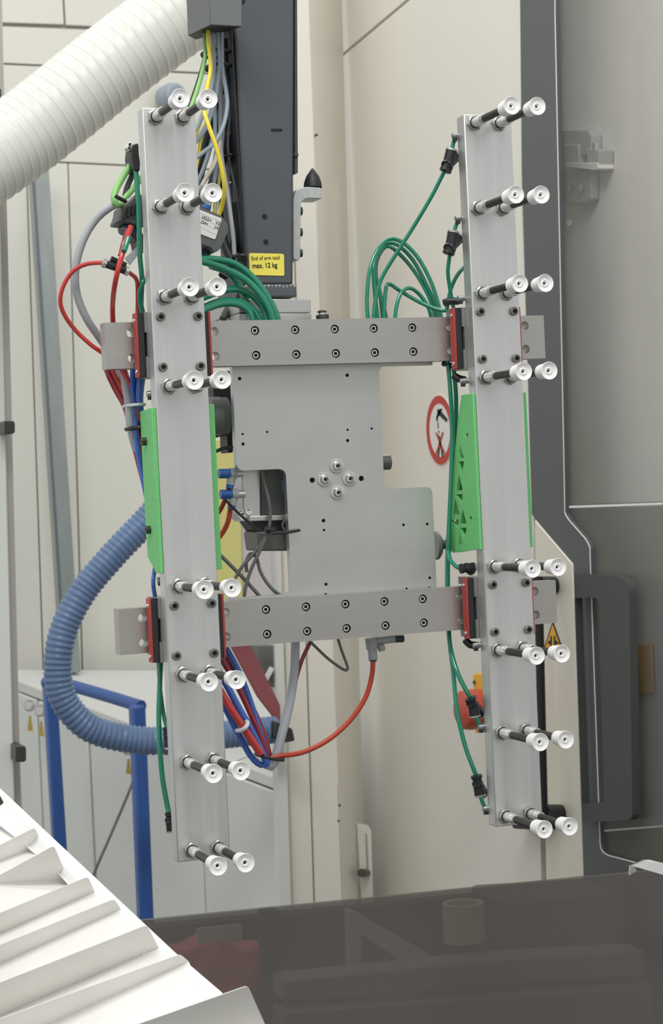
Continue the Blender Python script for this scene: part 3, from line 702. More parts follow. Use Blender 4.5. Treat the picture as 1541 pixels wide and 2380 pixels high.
yz_plate([(YF + .0015, .092), (YF + BT - .002, .092), (YF + BT - .002, -.0785), (YF + .0015, -.0785)], xb - .0038, .0037).build('side_rail', M_green, gr, bevel=.0006)
def G(u, v):
    p = PXp(u, v, xb - .0034); return (p.y, p.z)
def Gz(x, y): return G(970 + x / 5.314, 880 + y / 5.314)
webp = [G(1092, 916), Gz(545, 205), Gz(505, 480), Gz(440, 1150), Gz(385, 1900), Gz(415, 2110), Gz(440, 2150), (YF + BT - .003, -.0785)]
webp = [(YF + BT - .003, .092)] + webp[1:]
cuts = [[Gz(524, 810), Gz(574, 975), Gz(520, 982)], [Gz(508, 1024), Gz(575, 1020), Gz(556, 1150), Gz(535, 1190)], [Gz(515, 1185), Gz(560, 1375), Gz(482, 1385)],
        [Gz(480, 1432), Gz(560, 1425), Gz(548, 1560)], [Gz(468, 1480), Gz(522, 1675), Gz(440, 1680)], [Gz(560, 1610), Gz(606, 1788), Gz(526, 1790)],
        [Gz(410, 1745), Gz(515, 1738), Gz(500, 1840)], [Gz(530, 1845), Gz(610, 1840), Gz(580, 1980)], [Gz(522, 1900), Gz(550, 2050), Gz(512, 2050)]]
yz_plate(webp, xb - .0034, .0033, cuts).build('truss_web', M_green, gr)
yz_plate([(max(p[0], YF + BT + .0045), p[1]) for p in webp], xb + .004, .002).build('inner_web', M_green, gr)
yz_plate([(YF + .010, .092), (YF + BT + .03, .092), (YF + BT + .03, -.079), (YF + .010, -.079)], xb + BW + .0002, .0078).build('side_rail', M_green, gr, bevel=.0006)
MB().box((xb + .0002, YF + BT + .0006, -.0785), (xb + BW, YF + BT + .004, .092)).build('back_web', M_green, gr)
for (x, y) in ((620, 690), (665, 1715)):
    p = PXp(970 + x / 5.314, 880 + y / 5.314, xb - .0036)
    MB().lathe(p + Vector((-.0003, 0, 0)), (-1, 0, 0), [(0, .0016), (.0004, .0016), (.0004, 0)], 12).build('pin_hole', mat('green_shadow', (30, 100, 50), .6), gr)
for u, v in ((1228, 1005), (1236, 1195)):
    c = P(u, v, YF + .03); c.x = xb + BW + .0079
    MB().lathe(c, (1, 0, 0), [(0, .0038), (.004, .0038), (.004, 0)], 14).build('socket_screw', M_blk, gr)

# ================================================================== robot arm
ar = thing('robot_arm', 'anthracite square robot arm holding the gripper tool', 'robot arm', P(630, 690, 2.14))
YA = 2.12
poly([(520, -500), (685, -500), (682, 662), (574, 662)], YA, .10).build('column', M_arm, ar, bevel=.003)
poly([(572, 660), (683, 660), (690, 672), (691, 690), (566, 690), (566, 674)], YA - .004, .11).build('foot', M_arm, ar, bevel=.002)
wl = MB()
for i in range(14):
    u = 573 + i * 8.6; wl.lathe(P(u, 666 + random.uniform(-2, 2), YA - .003), (0, -1, 0), [(-.002, .0026), (.0, .0024), (.0012, .0012), (.0014, 0)], 8)
o = wl.build('weld_bead', mat('weld_grey', (150, 152, 154), .35, .6, .3, (300, 300, 300)), ar); o['kind'] = 'stuff'
poly([(685, -500), (689, -500), (693, 402), (684, 404)], YA + .02, .05).build('side_strip', M_arm, ar, bevel=.001)
poly([(683, 355), (694, 357), (693, 364), (683, 362)], YA + .018, .05).build('strip_clip', M_blk, ar)
for u, v, r in ((615, 503, 6), (618, 562, 6), (563, 2, 7)):
    MB().lathe(P(u, v, YA - .0003), (0, -1, 0), [(0, r * px(YA)), (.0004, r * px(YA)), (.0004, 0)], 16).build('bolt_hole', M_hole, ar)
poly(rounded([(630, 299), (656, 299), (656, 305), (630, 305)], 2.5), YA - .0006, .001).build('slot', M_hole, ar)
# cable channel on the arm's side
poly([(514, 90), (541, 90), (574, 655), (556, 655), (520, 220)], YA + .03, .05).build('cable_channel', M_armd, ar, bevel=.002)
poly([(534, 60), (541, 60), (575, 640), (569, 640)], YA + .002, .04).build('channel_lip', M_armd, ar, bevel=.001)
for u, v in ((531, 311), (557, 560), (557, 612), (534, 425)):
    MB().cyl(P(u - 3, v, YA + .022), P(u + 4, v, YA + .022), 5 * px(YA), seg=12).build('channel_screw', M_screw, ar)
# sticker
sk = thing('load_sticker', 'yellow sticker reading End of arm tool max. 12 kg', 'sticker', P(620, 640, YA - .001))
poly(rounded([(579, 588), (660, 590), (661, 641), (580, 639)], 5), YA - .0008, .0008).build('sticker_sheet', M_yel, sk)
text('End of arm tool', 584, 605, YA - .0011, 9.6, M_ink, sk, 'lettering', ang=-.025, sx=.82)
text('max. 12 kg', 586.5, 623, YA - .0011, 11.6, M_ink, sk, 'lettering', ang=-.025, sx=.86, extr=.0002, bold=.00008)
# grey cover where the cables leave
cv = thing('cable_cover', 'grey sheet metal cable outlet cover at the top of the arm', 'cover', P(497, 92, YA - .01))
poly([(487, -60), (562, -60), (563, 62), (488, 58)], YA - .05, .004).build('front_sheet', M_duct, cv, bevel=.001)
MB().add([P(431, -60, YA + .02), P(487, -60, YA - .05), P(488, 58, YA - .05), P(437, 82, YA + .02), P(431, -60, YA + .024), P(487, -60, YA - .046), P(488, 58, YA - .046), P(437, 82, YA + .024)],
         [(0,1,2,3),(7,6,5,4),(0,4,5,1),(1,5,6,2),(2,6,7,3),(3,7,4,0)]).build('slanted_sheet', M_duct, cv)
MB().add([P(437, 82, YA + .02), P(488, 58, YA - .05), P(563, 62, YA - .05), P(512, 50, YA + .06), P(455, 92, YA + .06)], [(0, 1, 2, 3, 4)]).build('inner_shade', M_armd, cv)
# bumper bracket
bb = thing('bumper_bracket', 'zinc angle bracket with a black rubber cone bumper beside the arm', 'bracket', P(690, 600, YA + .03))
poly(rounded([(681, 600), (681, 460), (688, 440), (710, 434), (746, 436), (748, 462), (712, 461), (700, 470), (698, 600), (692, 607)], [2, 8, 8, 8, 3, 3, 6, 8, 4, 4]), YA + .02, .03).build('angle', mat('zinc_angle', (196, 200, 198), .4, .5, .1, (120, 120, 120)), bb, bevel=.001)
MB().lathe(P(727, 436, YA + .035), (0.03, 0, 1), [(0, 22 * px(YA)), (12 * px(YA), 20.5 * px(YA)), (26 * px(YA), 15.5 * px(YA)), (38 * px(YA), 7 * px(YA)), (45 * px(YA), 2 * px(YA)), (46 * px(YA), 0)], 24).build('rubber_cone', M_rub, bb)
for v in (491, 540, 588):
    MB().cyl(P(690, v, YA + .035), P(701, v, YA + .035), 10 * px(YA), seg=12).build('bolt', M_blk, bb)
# coupling blocks under the arm
cp = thing('coupling_block', 'machined grey coupling block between arm foot and upper rail', 'coupling', P(640, 742, 2.1))
poly([(554, 693), (722, 696), (723, 727), (556, 727)], YA - .03, .14).build('upper_block', M_plate, cp, bevel=.001)
poly([(556, 728), (724, 728), (725, 800), (556, 800)], YA - .032, .14).build('lower_block', M_plate, cp, bevel=.001)
tag(MB().tube([P(574, 640, YA + .03), P(545, 690, YA + .02), P(518, 742, YA + .01)], 9 * px(YA), seg=8).build('dark_strut', mat('strut_grey', (88, 92, 92), .5)), 'dark grey strut slanting behind the green loops', 'strut')
kn = thing('push_valve', 'small black push button valve standing on the upper rail', 'valve', P(749, 742, 2.06))
MB().cyl(P(750, 742, 2.06), P(749, 732, 2.06), 15 * px(2.06), seg=20).build('base', M_blk, kn)
MB().cyl(P(749, 733, 2.06), P(748.5, 727, 2.06), 9 * px(2.06), seg=16).build('neck', M_screw, kn)
MB().lathe(P(748.5, 728, 2.06), (0, 0, 1), [(0, .003), (.001, .0052), (.0022, .0052), (.0034, .003), (.0036, 0)], 20).build('button', M_blk, kn)

# ------------------------------------------------------------------ parts behind the mounting plate
vb = thing('valve_block', 'aluminium valve block with dark solenoid behind the plate notch', 'valve', P(625, 1280, 2.07))
poly([(560, 1085), (604, 1085), (606, 1203), (576, 1208), (566, 1190)], 2.062, .06).build('block_face', M_plate, vb, bevel=.001)
poly([(602, 1080), (690, 1080), (690, 1196), (606, 1200)], 2.066, .06).build('solenoid', mat('solenoid_dark', (88, 90, 90), .45, 0, .06, (30, 30, 30)), vb, bevel=.002)
poly([(578, 1199), (690, 1196), (690, 1209), (580, 1212)], 2.060, .06).build('end_strip', M_plate, vb, bevel=.001)
poly([(586, 1212), (690, 1208), (690, 1238), (604, 1238)], 2.066, .05).build('lower_cap', M_rub, vb, bevel=.001)
poly([(596, 1236), (690, 1232), (690, 1280), (602, 1281)], 2.064, .05).build('lower_case', mat('case_grey', (96, 96, 92), .45), vb, bevel=.002)
for u, v in ((558, 1192), (577, 1189), (563, 1200)):
    MB().lathe(P(u, v, 2.061), (0, -1, 0), [(0, 8 * px(2.06)), (.002, 8 * px(2.06)), (.002, 4 * px(2.06)), (.001, 0)], 14).build('screw', M_screw, vb)
MB().cyl(P(668, 1130, 2.064), P(668, 1130, 2.066), 18 * px(2.06), seg=20).build('knob', M_bfit, vb)
for i, (u, v) in enumerate(((522, 1101), (526, 1149))):
    f = thing('elbow_fitting', ('upper' if i == 0 else 'lower') + ' blue capped elbow fitting at the plate notch', 'fitting', P(u + 20, v + 20, 2.06), 'blue elbow fittings')
    Yq = 2.058
    MB().cyl(P(u - 14, v, Yq), P(u + 12, v, Yq), 11 * px(Yq), seg=14).build('blue_cap', M_bfit, f)
    MB().cyl(P(u + 12, v, Yq), P(u + 26, v, Yq), 13 * px(Yq), seg=16).build('elbow_body', M_clearfit, f)
    MB().cyl(P(u + 26, v, Yq), P(u + 42, v - 1, Yq), 9 * px(Yq), seg=14).build('thread', M_steel, f)
    MB().cyl(P(u + 18, v + 4, Yq), P(u + 13, v + 26, Yq), 10 * px(Yq), seg=14).build('outlet', M_clearfit, f)
    MB().cyl(P(u + 13, v + 25, Yq), P(u + 11, v + 34, Yq), 9 * px(Yq), seg=14).build('release_ring', M_bfit, f)
vg = thing('vacuum_ejector', 'round grey ejector drum on a black bracket beside the plate', 'ejector', P(515, 1015, 2.1))
poly(rounded([(524, 862), (537, 862), (542, 1052), (530, 1052), (528, 1010), (500, 1018), (496, 900), (522, 884)], 4), 2.10, .03).build('bracket', M_rub, vg, bevel=.002)
c0 = P(486, 968, 2.085); c1 = P(527, 966, 2.085)
MB().lathe(c0, (c1 - c0), [(0, 0), (0, 44 * px(2.1)), ((c1 - c0).length * .6, 44 * px(2.1)), ((c1 - c0).length * .64, 42 * px(2.1)), ((c1 - c0).length, 42 * px(2.1)), ((c1 - c0).length, 0)], 36).build('drum', mat('drum_grey', (126, 130, 130), .4, .3, .05, (30, 30, 30)), vg)
sb = thing('side_stud', 'dark round stud protruding from the plate edge', 'stud', P(895, 1092, 2.06))
MB().cyl(P(880, 1075, 2.058), P(905, 1074, 2.058), 18 * px(2.06), seg=20).build('stud', mat('stud_grey', (104, 104, 104), .35, .6), sb)
MB().cyl(P(886, 1060, 2.055), P(904, 1059, 2.055), 3 * px(2.06), seg=8).build('pin', M_steel, sb)
hf = thing('hose_coupling', 'grey flange with a threaded steel nipple at the lower plate edge', 'fitting', P(1030, 1300, 2.07))
MB().lathe(P(1008, 1268, 2.075), (1, 0, 0), [(0, 0), (0, 34 * px(2.07)), (.004, 34 * px(2.07)), (.007, 26 * px(2.07)), (.009, 14 * px(2.07)), (.009, 0)], 28).build('flange', mat('flange_grey', (140, 140, 138), .4, .5), hf)
MB().lathe(P(1018, 1266, 2.07), (1, 0, 0), [(0, .0048)] + [(.002 + i * .0012, .0056 - (i % 2) * .0007) for i in range(10)] + [(.014, 0)], 18).build('nipple', mat('nipple_steel', (104, 104, 102), .3, .8), hf)
MB().cyl(P(1044, 1248, 2.07), P(1046, 1284, 2.07), 9 * px(2.07), seg=6).build('hex_nut', M_steel, hf)
# fitting below the lower rail
ff = thing('t_fitting', 'grey translucent fitting with a teal plug under the lower rail', 'fitting', P(866, 1535, 2.05))
Yq = 2.05
MB().cyl(P(862, 1482, Yq), P(866, 1508, Yq), 15 * px(Yq), seg=18).build('body', M_clearfit, ff)
MB().cyl(P(865, 1505, Yq), P(867, 1533, Yq), 11 * px(Yq), seg=18).build('barrel', M_clearfit, ff)
MB().cyl(P(870, 1490, Yq), P(916, 1484, Yq), 10 * px(Yq), seg=16).build('arm', M_clearfit, ff)
MB().cyl(P(914, 1485, Yq), P(937, 1484, Yq), 9 * px(Yq), seg=12).build('plug', M_teal, ff)
MB().cyl(P(880, 1507, Yq - .004), P(892, 1503, Yq - .004), 9 * px(Yq), seg=12).build('side_cap', M_clearfit, ff)
MB().cyl(P(867, 1532, Yq), P(867, 1537, Yq), 9 * px(Yq), seg=14).build('release_ring', M_fit, ff)

# ------------------------------------------------------------------ junction box with label, terminal block
jb = thing('junction_box', 'tilted dark grey junction box with a handwritten white label', 'junction box', P(500, 580, 2.1))
YJ = 2.07
poly(rounded([(440, 470), (515, 501), (534, 528), (512, 580), (498, 588), (492, 576), (440, 556)], [2, 8, 14, 10, 5, 5, 2]), YJ, .05).build('box_body', mat('box_grey', (92, 95, 96), .5, 0, .04, (60, 60, 60)), jb, bevel=.002)
lab = poly(rounded([(440, 478), (516, 508), (500, 557), (440, 534)], 4), YJ - .001, .001).build('label_sheet', M_paper, jb)
for s_, u, v, h in (('VD2+', 467.5, 507, 7.5), ('V2', 500, 520, 7.5), ('D4+', 466.5, 518, 7.0), ('V4', 497, 530, 7.0)):
    text(s_, u, v, YJ - .0014, h, M_ink, jb, 'handwriting', ang=.36 - .0)
for k in range(4):
    a, b = (463 + k * -.4, 494 + k * 10.5), (512 - k * 3, 514 + k * 10.5)
    poly([a, b, (b[0], b[1] + .6), (a[0], a[1] + .6)], YJ - .0012, .0004).build('ruled_line', M_gcab, jb)
MB().cyl(P(478, 486, YJ + .02), P(482, 477, YJ + .02), 10 * px(YJ), seg=14).build('cable_boot', M_bfit, jb)
MB().cyl(P(480, 580, YJ + .02), P(474, 598, YJ + .02), 12 * px(YJ), seg=14).build('lower_boot', M_teal, jb)
tb = thing('terminal_block', 'black clip-on terminal block behind the cable side bar', 'terminal block', P(305, 560, 2.03))
YT = 2.025
M_term = mat('terminal_dark', (78, 80, 80), .45, 0, .1, (60, 60, 60))
poly([(284, 478), (318, 450), (330, 450), (334, 530), (300, 520), (274, 516), (282, 494)], YT, .04).build('block_body', M_term, tb, bevel=.002)
for k in range(3):
    poly([(288 + k * 10, 486 - k * 6), (296 + k * 10, 482 - k * 6), (292 + k * 10, 508 - k * 5), (285 + k * 10, 510 - k * 5)], YT - .003, .004).build('clip', M_rub, tb, bevel=.0005)
poly([(287, 522), (330, 518), (332, 550), (320, 562), (300, 540), (290, 535)], YT + .004, .03).build('plug_strip', mat('plug_navy', (46, 52, 74), .45), tb, bevel=.002)
poly([(316, 548), (334, 540), (334, 590), (322, 580)], YT + .006, .03).build('lower_plug', M_rub, tb, bevel=.002)
for u, v in ((289, 534), (302, 530)):
    MB().cyl(P(u - 4, v, YT), P(u + 4, v, YT), 4 * px(YT), seg=10).build('latch', M_teal, tb)
cl = thing('cable_clamp', 'black cable clamp with a white plug at the bar edge', 'clamp', P(312, 400, 2.03))
poly(rounded([(308, 336), (322, 332), (326, 398), (312, 396), (305, 362)], 5), YT, .03).build('clamp', M_rub, cl, bevel=.002)
poly(rounded([(297, 332), (308, 328), (314, 340), (303, 350), (294, 344)], 2), YT + .002, .012).build('white_plug', M_paper, cl, bevel=.001)
for u, v in ((302, 335), (301, 344)):
    MB().cyl(P(u, v, YT), P(u, v, YT + .002), 3 * px(YT), seg=8).build('contact', M_hole, cl)

# ================================================================== tubes, cables and hoses
def cable(pts, rpx, m, name, label, cat, group=None, Y=None, seg=10):
    q = [P(*(p if len(p) == 3 else (p[0], p[1], Y))) for p in pts]
    ym = sum(p.y for p in q) / len(q)
    return tag(MB().tube(q, rpx * px(ym), seg=seg).build(name, m), label, cat, group)
G1 = 'green air tubes over the upper rail by the arm'
for k, (pts, lab) in enumerate((
    ([(650, 800, 2.07), (645, 742, 2.07), (625, 696, 2.075), (590, 648, 2.08), (545, 613, 2.08), (490, 602, 2.07), (440, 606, 2.05)], 'outermost green tube arching from upper rail to the cable side bar'),
    ([(640, 800, 2.062), (634, 742, 2.062), (612, 694, 2.065), (572, 651, 2.07), (520, 624, 2.068), (470, 608, 2.055), (430, 604, 2.04)], 'second green tube beneath the outermost arch'),
    ([(606, 800, 2.08), (598, 745, 2.08), (579, 716, 2.085), (566, 684, 2.09), (545, 648, 2.09), (520, 628, 2.08), (490, 618, 2.07)], 'steep green tube dropping to the rail between two arches'),
    ([(625, 800, 2.07), (621, 744, 2.07), (606, 708, 2.075), (580, 682, 2.08), (550, 672, 2.08), (515, 676, 2.075), (470, 692, 2.06), (440, 700, 2.05)], 'speckled green tube in the middle of the arm side arches'),
    ([(592, 800, 2.064), (586, 742, 2.064), (574, 718, 2.066), (548, 706, 2.068), (515, 706, 2.066), (484, 716, 2.06), (455, 730, 2.05)], 'lowest thick green tube bending behind the cable side bar'),
    ([(612, 800, 2.074), (604, 745, 2.074), (584, 716, 2.078), (548, 700, 2.08), (508, 701, 2.076), (470, 716, 2.064), (445, 726, 2.05)], 'low green tube just behind the lowest one'))):
    cable(pts, 8.2, M_tube, 'air_tube', lab, 'air tube', G1)
G2 = 'green air tubes over the upper rail by the door side bar'
for pts, lab in (
    ([(862, 800, 2.07), (855, 742, 2.07), (853, 690, 2.075), (860, 625, 2.08), (878, 580, 2.085), (904, 556, 2.09), (934, 562, 2.09), (968, 594, 2.085), (996, 642, 2.08), (1014, 690, 2.075), (1026, 742, 2.07), (1030, 800, 2.07)], 'tallest green loop standing on the upper rail'),
    ([(884, 800, 2.08), (878, 742, 2.08), (872, 690, 2.085), (868, 630, 2.09), (876, 596, 2.095), (894, 568, 2.10), (922, 568, 2.10), (958, 602, 2.095), (988, 655, 2.09), (1010, 704, 2.085), (1018, 742, 2.08), (1020, 800, 2.08)], 'second green loop nested inside the tallest'),
    ([(900, 800, 2.09), (890, 742, 2.09), (884, 690, 2.095), (874, 640, 2.10), (878, 600, 2.105), (900, 572, 2.11), (930, 592, 2.105), (964, 632, 2.10), (996, 688, 2.09), (1012, 740, 2.085), (1014, 800, 2.08)], 'inner green loop nested in the tall loops'),
    ([(868, 800, 2.062), (868, 742, 2.062), (874, 690, 2.062), (888, 645, 2.06), (922, 588, 2.05), (958, 532, 2.04), (1000, 462, 2.025), (1026, 412, 2.015), (1036, 392, 2.01)], 'long green tube rising from rail to the topmost splitter'),
    ([(894, 800, 2.066), (893, 742, 2.066), (895, 690, 2.066), (902, 660, 2.068), (930, 676, 2.07), (975, 702, 2.066), (1020, 720, 2.055), (1048, 722, 2.045)], 'low green tube running across to the carriage'),
    ([(904, 800, 2.085), (898, 742, 2.085), (886, 690, 2.09), (876, 650, 2.095)], 'short green tube rising behind the low loops'),
    ([(917, 800, 2.06), (918, 742, 2.06), (924, 702, 2.062), (936, 676, 2.065), (955, 670, 2.07), (980, 690, 2.075), (1000, 728, 2.07), (1008, 800, 2.07)], 'small green loop low on the upper rail'),
    ([(1045, 595, 2.01), (1041, 632, 2.015), (1046, 672, 2.02), (1054, 716, 2.025)], 'green tube hanging below the second splitter'),
    ([(1086, 614, 2.02), (1064, 638, 2.02), (1048, 672, 2.025), (1038, 720, 2.03)], 'green tube curving out from behind the door side bar')):
    cable(pts, 4.8, M_tube, 'air_tube', lab, 'air tube', G2)
G3 = 'green air tubes along the bars'
for pts, lab, r in (
    ([(1040, 835, 2.03), (1046, 900, 2.03), (1051, 1000, 2.035), (1048, 1120, 2.04), (1042, 1260, 2.045), (1041, 1380, 2.05), (1044, 1480, 2.04), (1053, 1560, 2.03), (1062, 1650, 2.02), (1080, 1730, 2.015), (1098, 1780, 2.01), (1106, 1800, 2.01)], 'longest green tube running down to the lowest splitter', 5.5),
    ([(1055, 860, 2.03), (1060, 930, 2.035), (1058, 1040, 2.045), (1050, 1150, 2.055), (1040, 1290, 2.06), (1040, 1420, 2.06), (1046, 1500, 2.04), (1062, 1560, 2.02), (1084, 1606, 2.01), (1093, 1622, 2.01)], 'green tube running down to the splitter at the stop button', 5.5),
    ([(1042, 1282, 2.04), (1047, 1302, 2.03), (1062, 1318, 2.02), (1074, 1322, 2.015)], 'short green tube below the green truss guard', 5),
    ([(316, 396, 2.03), (321, 470, 2.022), (325, 590, 2.02), (330, 650, 2.022), (328, 700, 2.03), (330, 760, 2.04)], 'green tube running down beside the cable side bar', 6),
    ([(346, 642, 2.03), (332, 656, 2.02), (325, 690, 2.024), (332, 730, 2.03), (334, 760, 2.04)], 'green tube bending around the upper left carriage', 6),
    ([(374, 1520, 2.03), (371, 1600, 2.02), (369, 1660, 2.018), (371, 1730, 2.018), (378, 1810, 2.018), (390, 1878, 2.016), (394, 1892, 2.014)], 'green tube dropping to the lowest fitting of the cable side bar', 6),
    ([(368, 1530, 2.04), (372, 1600, 2.03), (380, 1660, 2.022), (389, 1694, 2.016)], 'green tube branching to the middle fitting of the cable side bar', 5)):
    cable(pts, r, M_tube, 'air_tube', lab, 'air tube', G3)
# splitters
def splitter(stem, mid, heads, r, Y, label, name='y_splitter'):
    t = thing(name, label, 'tube splitter', P(stem[0], max(stem[1], mid[1]), Y), 'black tube splitters')
    k = px(Y)
    MB().cyl(P(*stem, Y), P(*mid, Y), r * .8 * k, r * .8 * k, seg=16).build('stem_socket', M_fit, t)
    ax = P(*mid, Y) - P(*stem, Y)
    MB().lathe(P(*stem, Y), -ax, [(-.004, r * .8 * k), (-.003, r * .98 * k), (.0, r * .98 * k), (.0, r * .6 * k), (.001, 0)], 16).build('collar', M_fit, t)
    for i, h in enumerate(heads):
        dy = .006 * i
        a = P(*mid, Y); b = P(*h, Y) + Vector((0, dy, 0))
        MB().lathe(a - (b - a) * .35, b - a, [(0, 0), (0, r * .9 * k), ((b - a).length * 1.35, r * .95 * k), ((b - a).length * 1.35, 0)], 16).build('branch_socket', M_fit, t)
        MB().lathe(b, b - a, [(-.001, r * 1.0 * k), (.001, r * 1.0 * k), (.001, r * .6 * k), (.0008, 0)], 16).build('release_ring', M_steel, t)
    return t
splitter((1035, 398), (1042, 380), [(1050, 350), (1062, 362)], 15, 2.008, 'black splitter high on the door side bar')
splitter((1042, 590), (1048, 572), [(1054, 540), (1070, 552)], 15, 2.008, 'black splitter second from the top of the door side bar')
splitter((1092, 1622), (1100, 1640), [(1104, 1664), (1122, 1660)], 14, 2.008, 'black splitter in front of the red stop button')
splitter((1107, 1802), (1112, 1826), [(1116, 1848), (1128, 1846)], 14, 2.008, 'black splitter lowest on the door side bar')
splitter((390, 1690), (392, 1712), [(394, 1738), (404, 1734)], 12, 2.012, 'black splitter beside the corrugated hose on the cable side bar')
splitter((395, 1888), (396, 1910), [(399, 1932), (408, 1928)], 12, 2.012, 'black splitter lowest on the cable side bar')
splitter((1070, 1322), (1086, 1320), [(1102, 1318), (1100, 1326)], 12, 2.008, 'black splitter under the green truss guard')
def elbow(u, v, Y, label, r=8, du=10):
    t = thing('bar_elbow', label, 'fitting', P(u, v + 6, Y), 'metal elbows at the bar edges')
    MB().lathe(P(u, v, Y), (1, 0, 0), [(-.0035, 0), (-.003, r * .8 * px(Y)), (0, r * px(Y)), (.003, r * px(Y)), (.003, r * .7 * px(Y)), (.012, r * .7 * px(Y)), (.012, 0)], 16).build('elbow_body', mat('nickel', (150, 152, 154), .25, .8), t)
    MB().lathe(P(u, v, Y), (0, 0, 1), [(-.006, 0), (-.006, r * .7 * px(Y)), (0, r * .75 * px(Y)), (.001, 0)], 12).build('socket', M_fit, t)
for u, v, lab in ((1057, 316, 'nickel elbow above the topmost splitter'), (1064, 508, 'nickel elbow above the second splitter'), (1070, 694, 'nickel elbow over the upper door side carriage'),
                  (1076, 886, 'nickel elbow under the upper door side carriage'), (1106, 1500, 'nickel elbow under the lower door side carriage'), (1118, 1690, 'nickel elbow below the stop button'),
                  (1129, 1880, 'nickel elbow at the foot of the door side bar'), (348, 916, 'dark elbow below the upper cable side carriage'), (372, 1348, 'dark elbow under the plain green guard')):
    elbow(u, v, 1.999 if u > 900 else 2.004, lab)
for pts, lab in (([(1050, 350), (1053, 335), (1057, 322)], 'stub of green tube at the topmost elbow'), ([(1055, 540), (1059, 526), (1064, 514)], 'stub of green tube at the second elbow'),
                 ([(1106, 1664), (1112, 1678), (1118, 1688)], 'stub of green tube below the stop button splitter'), ([(1117, 1850), (1122, 1866), (1129, 1880)], 'stub of green tube at the lowest elbow')):
    cable(pts, 5.2, M_tube, 'tube_stub', lab, 'air tube', 'green tube stubs', Y=2.004)
tag(MB().tube([P(1032, 704, 2.03), P(1046, 700, 2.025), P(1066, 700, 2.02)], 9 * px(2.02)).build('carriage_elbow', M_fit), 'black elbow on top of the upper door side carriage', 'fitting')
tag(MB().tube([P(1030, 846, 2.035), P(1040, 846, 2.03), P(1052, 852, 2.03)], 6 * px(2.02)).build('lower_elbow', M_teal), 'dark teal elbow under the upper rail end', 'fitting')
tag(MB().tube([P(1056, 874, 2.02), P(1066, 880, 2.015), P(1082, 884, 2.01)], 9 * px(2.02)).build('carriage_elbow', M_fit), 'black elbow beneath the upper door side carriage', 'fitting')
tag(MB().tube([P(1082, 1488, 2.02), P(1092, 1498, 2.015), P(1106, 1500, 2.01)], 9 * px(2.02)).build('carriage_elbow', M_fit), 'black elbow beneath the lower door side carriage', 'fitting')

# red, grey and blue lines at the cable side
cable([(262, 618, 2.0), (240, 611, 2.01), (200, 614, 2.03), (168, 632, 2.04), (147, 665, 2.045), (140, 700, 2.05), (150, 732, 2.055), (176, 768, 2.06), (212, 802, 2.06), (246, 828, 2.06), (266, 870, 2.06), (286, 910, 2.06), (304, 950, 2.055), (318, 1010, 2.05), (334, 1090, 2.05), (346, 1160, 2.05)], 5, M_rtube, 'red_tube', 'red tube making the wide outer loop', 'air tube', 'red air tubes')
cable([(305, 525, 2.0), (292, 566, 1.998), (280, 606, 1.992), (270, 645, 1.995), (263, 690, 2.02), (262, 740, 2.05), (268, 800, 2.06), (280, 850, 2.06), (300, 890, 2.055), (312, 930, 2.05), (322, 980, 2.05)], 6, M_rtube, 'red_tube', 'red tube hanging straight down to the rail end', 'air tube', 'red air tubes')
cable([(299, 552, 1.996), (294, 566, 1.994), (288, 584, 1.990)], 6.3, M_tube, 'tube_marker', 'green sleeve marking the straight red tube', 'sleeve')
cable([(296, 532, 2.01), (286, 566, 2.008), (279, 594, 2.0)], 5, M_dred, 'red_tube', 'short dark red tube behind the green sleeve', 'air tube', 'red air tubes')
cable([(292, 628, 2.0), (306, 638, 2.01), (318, 652, 2.02), (320, 690, 2.03), (319, 740, 2.04)], 5, M_rtube, 'red_tube', 'short red tube from the double coupler to the carriage', 'air tube', 'red air tubes')
cable([(246, 826, 2.075), (250, 862, 2.072), (270, 905, 2.07), (292, 946, 2.065), (306, 1000, 2.06), (322, 1070, 2.055), (338, 1130, 2.05)], 8, M_dred, 'red_tube', 'dark red tube at the outside of the bundle under the rail end', 'air tube', 'red air tubes')
cable([(284, 850, 2.065), (294, 880, 2.06), (306, 905, 2.055), (312, 940, 2.05)], 8, M_dred, 'red_tube', 'dark red tube in the middle of the bundle under the rail end', 'air tube', 'red air tubes')
cable([(316, 880, 2.06), (318, 940, 2.055), (325, 1000, 2.055), (336, 1070, 2.05), (342, 1110, 2.05)], 6, M_dred, 'red_tube', 'dark red tube nearest to the green guard', 'air tube', 'red air tubes')
cable([(318, 462, 2.03), (292, 472, 2.03), (266, 476, 2.03), (226, 506, 2.04), (194, 556, 2.045), (176, 620, 2.05), (178, 680, 2.055), (200, 738, 2.06), (236, 792, 2.07), (268, 842, 2.07), (288, 884, 2.06), (298, 935, 2.05), (302, 985, 2.05), (312, 1030, 2.055), (326, 1075, 2.06)], 9, M_gcab, 'grey_cable', 'thick light grey cable looping beside the cable side bar', 'cable', 'grey cables', seg=14)
cable([(313, 800, 2.058), (309, 866, 2.055), (308, 920, 2.05), (314, 980, 2.048), (318, 1030, 2.048), (328, 1090, 2.05), (340, 1150, 2.05), (350, 1200, 2.055)], 6.5, M_btube, 'blue_tube', 'blue tube at the front of the bundle under the rail end', 'air tube', 'blue air tubes')
cable([(338, 830, 2.05), (328, 880, 2.05), (323, 930, 2.05), (328, 980, 2.055), (338, 1020, 2.06)], 10, M_btube, 'blue_tube', 'thick blue tube beside the upper cable side carriage', 'air tube', 'blue air tubes')
cable([(360, 1320, 2.04), (356, 1352, 2.03), (360, 1384, 2.035), (370, 1410, 2.04)], 5, M_btube, 'blue_tube', 'short blue tube under the plain green guard', 'air tube', 'blue air tubes')
